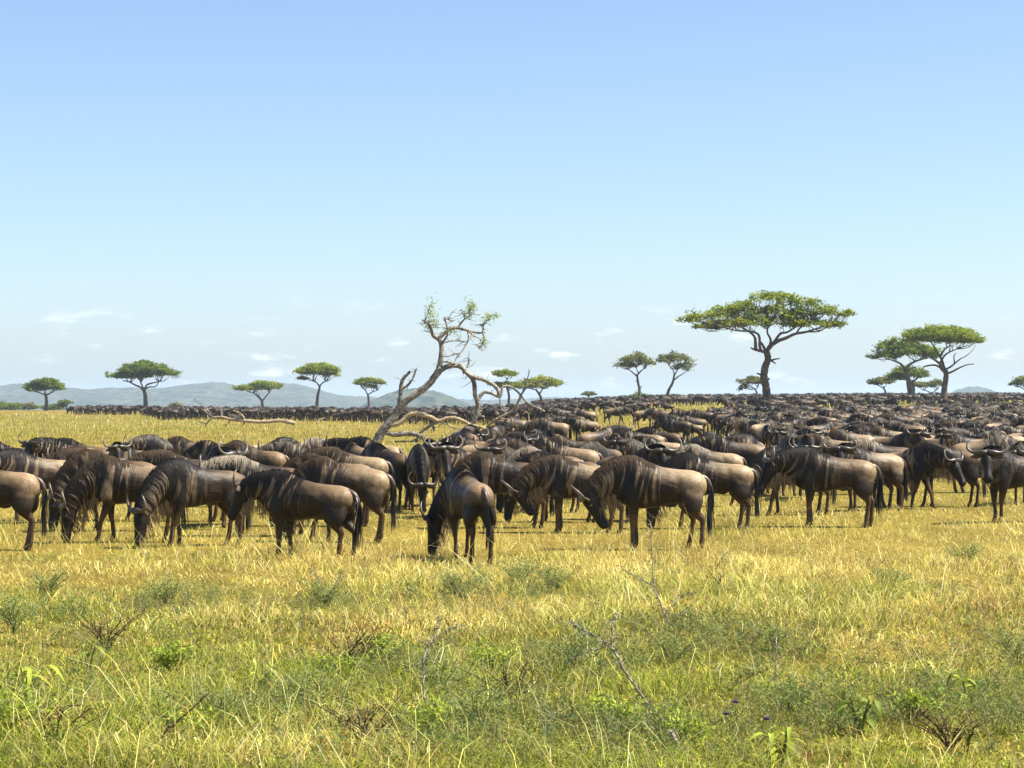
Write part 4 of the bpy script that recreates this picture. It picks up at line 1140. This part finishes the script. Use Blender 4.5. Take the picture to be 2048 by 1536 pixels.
for lab, q in same.items():
    q.sort(key=lambda t: t[0])
    n = len(q)
    if 1 < n < 7 and len(lab.split()) < 14:
        for i, (px, o) in enumerate(q):
            w_ = 'leftmost' if i == 0 else 'rightmost' if i == n - 1 else ('second', 'third', 'fourth', 'fifth')[i - 1] + ' from left'
            o['label'] = lab + ', ' + (w_ if n > 2 else ('left one', 'right one')[i])
# the small ones past the limit: one mass
V_, F_, MI_, ST_, ZN_, nb = [], [], [], [], [], 0
for (px, d, x, h, p, sz) in rest:
    m = kind(p, 2)['mesh']
    if '_co' not in KINDS[p, 2]:
        n = len(m.vertices); co = np.empty(n * 3, np.float32); m.vertices.foreach_get('co', co)
        st = np.empty(n, np.float32); m.attributes['stripe'].data.foreach_get('value', st)
        zn = np.empty(n * 4, np.float32); m.attributes['zone'].data.foreach_get('color', zn)
        KINDS[p, 2]['_co'] = (co.reshape(-1, 3), [tuple(q.vertices) for q in m.polygons], [q.material_index for q in m.polygons], st, zn.reshape(-1, 4))
    co, fs, mi, st, zn = KINDS[p, 2]['_co']
    a = math.radians(h); c, s_ = math.cos(a) * sz, math.sin(a) * sz
    W = np.stack([co[:, 0] * c - co[:, 1] * s_ + x, co[:, 0] * s_ + co[:, 1] * c + d, co[:, 2] * sz + float(ground(x, d))], 1)
    V_.append(W); F_ += [tuple(nb + k for k in f) for f in fs]; MI_ += mi; ST_.append(st); ZN_.append(zn); nb += len(co)
if rest:
    m = bpy.data.meshes.new('wildebeest_mass'); m.from_pydata(np.vstack(V_).tolist(), [], F_)
    for q in (M_COAT, M_HORN, M_BEARD, M_MANE['k']): m.materials.append(q)
    m.polygons.foreach_set('material_index', np.array(MI_, np.int32)); m.polygons.foreach_set('use_smooth', np.full(len(F_), True))
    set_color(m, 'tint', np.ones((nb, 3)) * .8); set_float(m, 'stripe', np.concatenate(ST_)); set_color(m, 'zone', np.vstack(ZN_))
    tag(obj('wildebeest_mass', m), 'distant mass of the wildebeest herd fading to the skyline', kind='stuff')
print('HERD', len(NEAR), len(far), len(rest), n_pack)

# ------------------------------------------------------------------ grass
STRAW = np.array([(.66, .535, .165), (.565, .455, .12), (.75, .65, .275), (.485, .39, .095)])
GREEN = np.array([(.27, .31, .032), (.20, .25, .028), (.34, .35, .042), (.165, .20, .045)])
BROWN = np.array([(.32, .19, .065), (.40, .25, .09), (.24, .14, .05)])
def grass(name, label, n, d0, d1, hgt, wid, green, lean=1.0, power=1.0, brown=.06, margin=1.5, clump=True, droop=.5, shade=1.0, curl=.16):
    """n blades between two distances inside the field of view (and some way beyond it on both sides)"""
    d = d0 * (d1 / d0) ** (rng.random(n) ** power)
    half = 1100 / F * d * margin
    x = rng.uniform(-1, 1, n) * half
    if clump:
        keep = fnoise(x, d, .55, 2) + rng.random(n) * .45 > .52
        x, d = x[keep], d[keep]; n = len(x)
    z = ground(x, d) - .01
    g = green(x, d); r = rng.random(n)
    C = STRAW[rng.integers(0, 4, n)]
    isg = r < g; C = np.where(isg[:, None], GREEN[rng.integers(0, 4, n)], C)
    b = fnoise(x, d, 1.3, 5); isb = (rng.random(n) < brown * 6 * sstep(.5, .7, b) + brown * .4) & ~isg
    C = np.where(isb[:, None], BROWN[rng.integers(0, 3, n)], C)
    C = C * rng.uniform(.42, 1.40, (n, 1)) * shade
    C = np.clip(C * 1.17, 0, .85)
    patch = fnoise(x, d, 2.2, 4)
    C = C * (.52 + .88 * fnoise(x, d, .55, 1))[:, None]
    h = hgt * rng.uniform(.45, 1.2, n) * (.30 + 1.4 * sstep(.25, .75, patch) * (.5 + fnoise(x, d, .5, 3)))
    w = np.maximum(wid, .42 * d / (F / 2)) * rng.uniform(.7, 1.3, n)
    a = rng.uniform(0, 2 * math.pi, n)
    ln = h * (np.abs(rng.normal(0, .62, n)) + .15) * lean
    la = rng.uniform(0, 2 * math.pi, n) + 2.0 * (vnoise(x, d, 1.6, 6) - .5)
    B = np.stack([x, d, z], 1); L = np.stack([np.cos(la) * ln, np.sin(la) * ln, np.zeros(n)], 1)
    W = np.stack([np.cos(a), np.sin(a), np.zeros(n)], 1) * (w * .5)[:, None]
    up = np.stack([np.zeros(n), np.zeros(n), h], 1)
    M = B + L * .34 + up * .62 + np.stack([-np.sin(la), np.cos(la), np.zeros(n)], 1) * (h * rng.normal(0, curl, n))[:, None]
    T = B + L + up * (1 - droop * np.clip(ln / (h + 1e-6), 0, 1.5) * rng.uniform(.2, 1.0, n))[:, None]
    V = np.stack([B - W, B + W, M - W * .85, M + W * .85, T], 1).reshape(-1, 3)
    k = np.arange(n)[:, None] * 5
    Fc = np.concatenate([k + [0, 1, 3], k + [0, 3, 2], k + [2, 3, 4]], 1).reshape(-1, 3)
    Cv = np.repeat(C, 5, 0)
    o = obj(name, arr_mesh(name, V, Fc, [M_GRASS], Cv, True))
    return tag(o, label, kind='stuff')
g_near = lambda x, y: np.clip(.08 + .80 * sstep(25, 14, y) * sstep(.34, .55, fnoise(x, y, 1.8, 0)) + .45 * sstep(.48, .64, fnoise(x, y, 2.6, 3)) + .36 * sstep(21, 12.5, y), 0, .95)
g_mid = lambda x, y: np.clip(.10 + .30 * sstep(.5, .7, fnoise(x, y, 4.0, 3)), 0, .8)
g_far = lambda x, y: np.clip(.25 + .5 * sstep(.42, .68, fnoise(x, y * .5, 14.0, 2)), 0, .85)
grass('grass', 'dry straw-coloured and green grass of the nearest ground', 150000, 10.6, 29, .16, .0075, g_near, 1.7, .95)
grass('grass', 'short trampled golden grass under the front animals', 105000, 26, 66, .11, .006, g_mid, 1.5, 1.0, .04)
grass('grass', 'yellow-green grass of the open plain', 60000, 62, 330, .24, .02, g_far, .6, .9, .02, 1.15, False)
grass('tall_grass', 'sparse tall pale grass stalks above the sward', 7500, 11.0, 34, .36, .0042, lambda x, y: x * 0 + .05, 1.3, 1.0, .02, 1.5, True, .3, 1.2)
grass('ground_cover', 'low leafy green ground cover among the nearest grass', 80000, 10.6, 22, .085, .013, lambda x, y: .25 + .72 * sstep(.40, .58, fnoise(x, y, 1.1, 1)), 1.6, .9, .10, 1.5, True, .6, .85)

grass('fallen_straw', 'bent and fallen bright straw tangled through the nearest grass', 26000, 11.0, 34, .055, .0055, lambda x, y: x * 0 + .06, 3.4, .95, .03, 1.5, True, .1, 1.15, .9)
def undergrowth(name, label, n, d0, d1, cols, mask, leaf, hmax, per=85, spread=.16):
    """feathery low herbs in patches: thin arching stems set with tiny leaves"""
    d = d0 * (d1 / d0) ** rng.random(n * 14); x = rng.uniform(-1, 1, n * 14) * 1500 / F * d
    k = mask(x, d); x, d = x[k][:n], d[k][:n]; n = len(x)
    st = 6; m = n * st
    hh = np.repeat(hmax * rng.uniform(.45, 1.1, n), st) * rng.uniform(.6, 1.1, m); a = rng.uniform(0, 6.28, m); sp = spread * rng.uniform(.2, 1.3, m)
    bx, by = np.repeat(x, st), np.repeat(d, st); bz = ground(bx, by) - .01
    q = per // st; t = rng.random((m, q)) ** .7
    P = np.stack([bx[:, None] + np.cos(a)[:, None] * sp[:, None] * t ** 1.5, by[:, None] + np.sin(a)[:, None] * sp[:, None] * t ** 1.5, bz[:, None] + hh[:, None] * (t - .22 * t * t)], 2).reshape(-1, 3)
    P += rng.normal(0, .014, P.shape)
    u = rng.normal(size=P.shape); u /= np.linalg.norm(u, axis=1)[:, None]; v = np.cross(u, rng.normal(size=P.shape)); v /= np.linalg.norm(v, axis=1)[:, None]
    sz = leaf * rng.uniform(.6, 1.5, len(P))[:, None]
    V = np.stack([P - u * sz, P + u * sz, P + v * sz * .5], 1).reshape(-1, 3)
    cc = np.array(cols)[rng.integers(0, len(cols), n)] * rng.uniform(.75, 1.2, (n, 1))
    C = np.repeat(np.repeat(cc, st * q, 0) * rng.uniform(.8, 1.2, (len(P), 1)), 3, 0)
    # the stems: thin strips of two pieces
    S0 = np.stack([bx, by, bz], 1); S1 = S0 + np.stack([np.cos(a) * sp * .35, np.sin(a) * sp * .35, hh * .44], 1); S2 = S0 + np.stack([np.cos(a) * sp, np.sin(a) * sp, hh * .78], 1)
    W = np.stack([np.sin(a), -np.cos(a), a * 0], 1) * .002
    V2 = np.stack([S0 - W, S0 + W, S1 + W, S0 - W, S1 + W, S1 - W, S1 - W, S1 + W, S2], 1).reshape(-1, 3)
    C2 = np.tile(np.array([(.26, .21, .10)]), (len(V2), 1))
    V = np.vstack([V, V2]); C = np.vstack([C, C2])
    return tag(obj(name, arr_mesh(name, V, np.arange(len(V)).reshape(-1, 3), [M_WEED], C, False)), label, kind='stuff')
undergrowth('undergrowth', 'feathery olive and green herbs in loose patches among the nearest grass', 1500, 11.2, 29, [(.15, .19, .045), (.105, .15, .04), (.20, .25, .04), (.25, .31, .035), (.13, .18, .06)], lambda x, y: fnoise(x, y, 1.9, 6) + rng.random(len(x)) * .25 > .56 + .16 * sstep(15, 25, y), .0115, .27, 90, .2)
PATCH = [gpoint(*q) for q in ((1000, 1420), (760, 1335), (1385, 1270), (1060, 1190), (430, 1440), (880, 1490), (120, 1230), (340, 1225), (1560, 1310), (620, 1420), (1180, 1340), (1230, 1480), (1640, 1440), (1930, 1420), (40, 1420), (900, 1200), (660, 1215), (1800, 1200))]
def patch_mask(x, y):
    m = np.zeros(len(x))
    for k, p in enumerate(PATCH): m = np.maximum(m, np.exp(-((x - p.x) / (.34 + .1 * (k % 3))) ** 2 - ((y - p.y) / (.5 + .2 * (k % 2))) ** 2))
    return rng.random(len(x)) < m * .9
undergrowth('leafy_undergrowth', 'darker blue-green feathery weeds in tangled patches', 800, 11.4, 28, [(.115, .165, .045), (.085, .13, .045), (.15, .20, .05), (.20, .25, .045)], patch_mask, .0125, .30, 100, .2)
undergrowth('dry_undergrowth', 'brown wiry dry herbs in loose patches among the nearest grass', 420, 11.4, 22, [(.34, .21, .08), (.27, .18, .07), (.40, .28, .11)], lambda x, y: fnoise(x, y, 1.6, 3) + rng.random(len(x)) * .25 > .60, .0075, .27, 70)

# ------------------------------------------------------------------ plants of the near ground
def leaf_blade(L, w, droop, cols):
    V, Fc, C = [], [], []
    n = 6
    for i in range(n + 1):
        t = i / n
        ww = w * math.sin(math.pi * min(1, t * .94 + .04)) ** .8 * .5
        zc = .42 * L * t - droop * L * t * t
        xc = L * (t - .18 * t * t)
        V += [(xc, -ww, zc + ww * .45), (xc, 0, zc), (xc, ww, zc + ww * .45)]
        C += [cols] * 3
        if i:
            b = (i - 1) * 3
            Fc += [(b, b + 1, b + 4, b + 3), (b + 1, b + 2, b + 5, b + 4)]
    return arr_mesh('leaf', V, Fc, [M_WEED], np.array(C) * rng.uniform(.85, 1.12, (len(V), 1)))
LEAVES = {k: [leaf_blade(1, .24, dr, c) for dr in (.75, .95, 1.2)] for k, c in (('lime', (.30, .35, .04)), ('green', (.16, .22, .035)), ('olive', (.24, .26, .05)))}
def leafy_weed(px, py, size, nl, key, label, stems=3):
    g = gpoint(px, py)
    r = thing('leafy_weed', g, label, 'weed', 'broad-leaved weeds in the grass')
    for k in range(stems):
        a = rng.uniform(0, 6.28); tx, ty = math.cos(a) * size * .35, math.sin(a) * size * .35
        P = smooth_path([(0, 0, -.01), (tx * .4, ty * .4, size * .5), (tx, ty, size * rng.uniform(.75, 1.0))], 7)
        mb = MB(); mb.tube(P, np.linspace(.009, .004, 7), 5, 0, (.17, .20, .05))
        obj('stem', mb.mesh('stem', [M_WEED], True, True), r)
        for i in range(nl // stems):
            j = 2 + int((i / (nl // stems)) * 4.99); p = P[j]
            o = obj('leaf', LEAVES[key if rng.random() < .75 else 'olive'][rng.integers(0, 3)], r, tuple(p))
            s = size * rng.uniform(.34, .58)
            o.scale = (s, s * rng.uniform(.8, 1.2), s); o.rotation_euler = (rng.normal(0, .15), rng.normal(-.15, .2), i * 2.4 + rng.normal(0, .4) + a)
    return r
leafy_weed(52, 1420, .36, 24, 'lime', 'large lime-green drooping weed at the left edge', 4)
leafy_weed(178, 1345, .30, 9, 'green', 'dark green weed with long hanging leaves right of the large lime one', 2)
leafy_weed(528, 1392, .20, 9, 'lime', 'small yellowish weed with starry leaves, right of centre-left grass', 2)
leafy_weed(716, 1385, .16, 9, 'lime', 'bright lime rosette low in the grass below the smooth brown wildebeest', 3)
leafy_weed(975, 1385, .16, 8, 'lime', 'little lime-leaved sprig below the rear-view grazer', 2)
leafy_weed(1562, 1545, .32, 20, 'lime', 'tall weed with wide yellow-green leaves at the bottom edge, with purple buds', 4)
leafy_weed(1720, 1470, .28, 24, 'green', 'dense green weed with pointed leaves left of the yellow drooping one', 4)
leafy_weed(1938, 1420, .30, 14, 'lime', 'yellow-green weed with long drooping leaves near the right edge', 2)
leafy_weed(1462, 1470, .17, 8, 'olive', 'thin weed with a purple flower head left of the tall wide-leaved one', 2)
leafy_weed(1932, 1505, .18, 9, 'olive', 'olive weed in the bottom right corner below the drooping one', 3)

M_GREENSTEM = plain_mat('green_stem', (.20, .22, .085), .8)
def shrub(px, py, size, label, kind_='sage', n=1500):
    """wispy shrub: thin stems with tiny leaves all along"""
    g = gpoint(px, py); size *= .92
    nm = {'sage': 'wispy_shrub', 'dry': 'dry_shrub', 'lime': 'green_herb'}[kind_]
    r = thing(nm, g, label, 'shrub', {'sage': 'blue-green wispy shrubs in the grass', 'dry': 'brown dry shrubs in the grass', 'lime': 'fresh green herbs in the grass'}[kind_])
    mb = MB(); pts = []
    for k in range(14 if kind_ != 'dry' else 13):
        a = rng.uniform(0, 6.28); sp = size * rng.uniform(.3, 1.25); h = size * rng.uniform(.55, 1.1)
        P = smooth_path([(0, 0, -.01), (math.cos(a) * sp * .35, math.sin(a) * sp * .35, h * .5), (math.cos(a + .3) * sp, math.sin(a + .3) * sp, h)], 9)
        mb.tube(P, np.linspace(.006, .0025, 9), 4)
        pts.append(P[2:])
        for q in range(4):
            s = P[rng.integers(3, 8)]; e = s + rng.normal(0, 1, 3) * (.16, .16, .08) * size * 1.3 + np.array([0, 0, .10 * size])
            Q = smooth_path([s, s * .5 + e * .5 + np.array([0, 0, .02]), e], 5); mb.tube(Q, np.linspace(.003, .0018, 5), 3); pts.append(Q)
    obj('stems', mb.mesh('stems', [M_DRYTWIG if kind_ == 'dry' else M_GREENSTEM]), r)
    Q = np.vstack(pts)
    n = int(n * (.35 if kind_ == 'dry' else 1))
    P = Q[rng.integers(0, len(Q), n)] + rng.normal(0, .022 * (1 + size), (n, 3))
    u = rng.normal(size=(n, 3)); u /= np.linalg.norm(u, axis=1)[:, None]; v = np.cross(u, rng.normal(size=(n, 3))); v /= np.linalg.norm(v, axis=1)[:, None]
    sz = {'sage': .012, 'dry': .011, 'lime': .022}[kind_] * rng.uniform(.6, 1.4, n)[:, None]
    V = np.stack([P - u * sz, P + u * sz, P + v * sz * .6], 1).reshape(-1, 3)
    base = {'sage': np.array([(.22, .265, .065), (.27, .30, .065), (.17, .21, .06)]), 'dry': np.array([(.32, .20, .08), (.42, .29, .11), (.25, .20, .06)]), 'lime': np.array([(.26, .33, .03), (.18, .26, .025), (.35, .40, .04)])}[kind_]
    C = np.repeat(base[rng.integers(0, 3, n)] * rng.uniform(.8, 1.2, (n, 1)), 3, 0)
    obj('foliage', arr_mesh('foliage', V, np.arange(len(V)).reshape(-1, 3), [M_WEED], C, False), r)
    return r
SAGE = [(100, 1200, .34, 'blue-green wisp left of the grazing pair, closest to the left edge'), (30, 1262, .36, 'blue-green wisp at the left edge above the lime weed'), (330, 1212, .32, 'blue-green wisp in front of the black-necked grazer'),
 (655, 1215, .30, 'wisp with a white stalk just below the long black tail'), (925, 1195, .34, 'dark wisp below the rear-view grazer'),
 (1040, 1176, .32, 'pale wisp right of the rear-view grazer'), (1105, 1186, .34, 'taller wisp below the shaggy-bearded wildebeest'), (1150, 1330, .30, 'wisp left of the long fallen pale stem'), (1345, 1330, .38, 'spreading wisp right of the pale upright sapling'),
 (1550, 1300, .28, 'upright dark wisp in the middle right grass'), (1785, 1180, .26, 'wisp below the nearly black wildebeest'), (1930, 1130, .30, 'thin tall wisp below the right edge wildebeest'),
 (2035, 1330, .34, 'wisp cut by the right edge'), (880, 1400, .34, 'wisp beside the short white stalk'), (960, 1460, .30, 'wisp at the bottom below the lime sprig'), (430, 1450, .26, 'wisp near the bottom left, left of the long brown twig'),
 (620, 1420, .30, 'wisp right of the small starry weed'), (1580, 1420, .28, 'wisp above the tall wide-leaved weed')]
for q in SAGE: shrub(q[0], q[1], q[2], q[3], 'sage')
DRY = [(215, 1300, .36, 'brown twiggy shrub behind the long-hanging dark weed'), (690, 1350, .40, 'brown twiggy shrub below the smooth brown wildebeest'), (1030, 1420, .36, 'brown twiggy shrub below the lime sprig'),
 (730, 1500, .34, 'brown twiggy shrub at the bottom, left of middle'), (120, 1500, .30, 'brown twiggy shrub in the bottom left corner'), (1440, 1190, .26, 'dark bare twig shrub right of the pale upright sapling'), (1900, 1500, .26, 'brown twiggy shrub in the bottom right')]
for q in DRY: shrub(q[0], q[1], q[2], q[3], 'dry', 900)
LIME = [(760, 1330, .26, 'fresh green herb just left of the short white stalk'), (340, 1340, .20, 'fresh green herb in the left middle grass'), (990, 1350, .24, 'fresh green herb right of the lime sprig'), (850, 1480, .24, 'fresh green herb at the bottom, left of middle'), (680, 1360, .18, 'small fresh green herb by the lime rosette'),
 (30, 1480, .30, 'tall fresh green herb in the bottom left corner'), (1360, 1500, .24, 'fresh green herb at the bottom, right of middle'), (1230, 1460, .20, 'fresh green herb below the long fallen pale stem'), (1830, 1440, .22, 'fresh green herb right of the green pointed weed'), (360, 1490, .22, 'fresh green herb at the bottom left under the brown twig')]
for q in LIME: shrub(q[0], q[1], q[2], q[3], 'lime', 700)

def sapling(base, stems, label, mat, cat='sapling', tuft=True):
    """pale thorn stem traced through the grass; photo points, all near the base's distance"""
    g = gpoint(*base); d = g.y; Gn = np.array(g)
    r = thing('thorn_sapling' if tuft else 'dry_twig', g, label, cat)
    for i, (pts, r0, r1) in enumerate(stems):
        P = []
        for k, p in enumerate(pts):
            q = np.array(at(p[0], p[1], d + .05 * k)); q[2] = max(q[2], -.005); P.append(q)
        P = smooth_path(P, 4 + 5 * len(pts)) - Gn
        P[1:] += rng.normal(0, .004, (len(P) - 1, 3))
        mb = MB(); mb.tube(P, np.linspace(r0, r1, len(P)) * 1.05, 6, rough=.12)
        for k in range(len(P)):
            e = P[k] + rng.normal(0, 1, 3) * (.045, .045, .03); mb.tube([P[k], P[k] * .5 + e * .5, e], [.003, .002, .0008], 3)
        obj('stem', mb.mesh('stem', [mat]), r)
        if tuft:
            n = 90; t = P[rng.integers(len(P) // 3, len(P), n)] + rng.normal(0, .03, (n, 3))
            u = rng.normal(size=(n, 3)); u /= np.linalg.norm(u, axis=1)[:, None]; v = np.cross(u, rng.normal(size=(n, 3))); v /= np.linalg.norm(v, axis=1)[:, None]
            sz = .013 * rng.uniform(.6, 1.4, n)[:, None]
            V = np.stack([t - u * sz, t + u * sz, t + v * sz * .6], 1).reshape(-1, 3)
            C = np.repeat(np.array([(.09, .13, .05), (.13, .17, .055), (.07, .10, .04)])[rng.integers(0, 3, n)], 3, 0)
            obj('foliage', arr_mesh('foliage', V, np.arange(len(V)).reshape(-1, 3), [M_WEED], C, False), r)
    return r
sapling((1346, 1268), [([(1346, 1266), (1332, 1235), (1318, 1200), (1308, 1172), (1304, 1130), (1303, 1090), (1302, 1050)], .0105, .004), ([(1308, 1172), (1288, 1162), (1262, 1148), (1240, 1132)], .006, .003), ([(1330, 1228), (1360, 1195), (1395, 1182)], .004, .002), ([(1340, 1250), (1380, 1215)], .004, .002)], 'upright pale thorn sapling below the head-tucking wildebeest', M_TWIG)
sapling((1322, 1440), [([(1312, 1432), (1290, 1400), (1262, 1360), (1240, 1322), (1226, 1292), (1226, 1250), (1238, 1225)], .011, .0045), ([(1228, 1300), (1195, 1275), (1160, 1255), (1135, 1240)], .006, .003), ([(1215, 1290), (1170, 1305), (1130, 1325)], .004, .002)], 'long slanting pale thorn stem in the lower middle', M_TWIG)
sapling((1384, 1536), [([(1382, 1534), (1370, 1510), (1352, 1480), (1340, 1462)], .012, .010)], 'thick pale stick at the bottom right of the slanting stem', M_TWIG, 'stick', False)
sapling((856, 1450), [([(858, 1440), (850, 1400), (846, 1330), (855, 1300), (868, 1268), (880, 1235)], .008, .004), ([(860, 1290), (890, 1262), (925, 1250)], .004, .002)], 'thorn sapling with a short white stalk, left of middle', M_TWIG)
sapling((652, 1215), [([(652, 1212), (645, 1180), (636, 1155), (615, 1120)], .007, .003), ([(652, 1200), (668, 1175), (685, 1145)], .005, .003)], 'thin white-stemmed sapling at the hooves of the long-tailed wildebeest', M_TWIG)
sapling((1425, 1155), [([(1423, 1152), (1432, 1138), (1440, 1122), (1450, 1108)], .007, .004)], 'short dark bare twig in the grass right of the head-tucking wildebeest', M_DRYTWIG, 'twig', False)
sapling((284, 1520), [([(280, 1518), (310, 1485), (340, 1455), (375, 1425), (420, 1385)], .009, .004), ([(340, 1455), (330, 1430)], .004, .002)], 'long dark brown twig leaning in the bottom left grass', M_DRYTWIG, 'twig', False)
sapling((1440, 1400), [([(1438, 1396), (1470, 1372), (1505, 1350), (1540, 1335)], .004, .002), ([(1470, 1372), (1480, 1350)], .003, .002)], 'thin reddish twig spreading in the right middle grass', M_DRYTWIG, 'twig', False)
sapling((1555, 1400), [([(1556, 1398), (1552, 1350), (1551, 1300), (1553, 1270)], .006, .003), ([(1572, 1440), (1562, 1410), (1556, 1370)], .005, .003)], 'straight thin pale stalk in the right middle grass', M_TWIG, 'stalk', False)
# purple flower heads on the weeds by the bottom edge
M_FLOWER = plain_mat('purple_flower', (.05, .02, .075), .8)
for (px, py, lab) in ((1470, 1440, 'purple flower head on the thin weed'), (1532, 1477, 'purple flower bud beside the tall wide-leaved weed'), (1452, 1466, 'small purple flower left of the tall wide-leaved weed'), ):
    g = gpoint(px, py + 22); r = thing('purple_flower', g, lab, 'flower', 'purple flowers in the grass')
    h = .19; mb = MB(); mb.tube([(0, 0, 0), (.005, 0, h * .5), (0, 0, h)], [.003, .0025, .002], 4, 0, (.15, .18, .05)); obj('stem', mb.mesh('stem', [M_WEED], True, True), r)
    mb = MB()
    for k in range(9):
        a = k * 2.4; blob(mb, np.array([math.cos(a) * .012, math.sin(a) * .012, h + .004 * (k % 3)]), (.008, .008, .009), 6)
    obj('petals', mb.mesh('petals', [M_FLOWER]), r)

# ------------------------------------------------------------------ birds
M_BIRD = plain_mat('bird', (.05, .045, .045), .7)
def bird(px, py, d, span, label):
    P = at(px, py, d); mb = MB()
    blob(mb, np.array([0, 0, 0.]), (.05 * span, .20 * span, .045 * span), 6)
    for s in (1, -1):
        V = [(s * .03 * span, -.08 * span, .02 * span), (s * .03 * span, .08 * span, .02 * span), (s * .27 * span, .05 * span, .10 * span), (s * .27 * span, -.07 * span, .10 * span), (s * .5 * span, -.04 * span, .03 * span)]
        V2 = [(a, b, c - .012 * span) for a, b, c in V]
        mb.add(V + V2, [(0, 1, 2, 3), (3, 2, 4), (8, 7, 6, 5)[::1], (9, 7, 8), (0, 3, 8, 5), (1, 6, 7, 2), (2, 7, 9, 4), (4, 9, 8, 3)])
    o = obj('bird', mb.mesh('bird', [M_BIRD], False), None, P); o.rotation_euler = (0, 0, rng.uniform(-.7, .7))
    return tag(o, label, 'bird', 'birds high in the sky')
for q in ((1618, 33, 300, .55, 'darkest bird high at the top right of the sky'), (1591, 261, 320, .4, 'bird low in the right half of the sky'), (796, 72, 420, .6, 'lower bird of the pair in the upper sky'), (809, 66, 420, .7, 'upper bird of the pair in the upper sky'),
          (702, 135, 420, .6, 'bird alone left of the others in the sky'), (811, 189, 420, .55, 'bird below the pair in the sky'), (1110, 164, 420, .5, 'faint bird in the middle of the sky')): bird(*q)

# ------------------------------------------------------------------ the air: one closed box
mh = bpy.data.materials.new('air_haze'); mh.use_nodes = True
nt = mh.node_tree; nt.nodes.clear()
o_ = nt.nodes.new('ShaderNodeOutputMaterial'); v_ = nt.nodes.new('ShaderNodeVolumePrincipled')
v_.inputs['Color'].default_value = (.68, .85, 1.0, 1); v_.inputs['Density'].default_value = HAZE; v_.inputs['Anisotropy'].default_value = 0.2
nt.links.new(v_.outputs[0], o_.inputs['Volume'])
X0, X1, Y0, Y1, Z0, Z1 = -9100, 9100, -320, 12100, -75, 62
mb = MB(); mb.add([(x, y, z) for x in (X0, X1) for y in (Y0, Y1) for z in (Z0, Z1)], [(0, 1, 3, 2), (4, 6, 7, 5), (0, 4, 5, 1), (2, 3, 7, 6), (0, 2, 6, 4), (1, 5, 7, 3)])
if HAZE > 0: tag(obj('haze', mb.mesh('haze', [mh], False)), 'thin pale haze over the plain', kind='stuff')
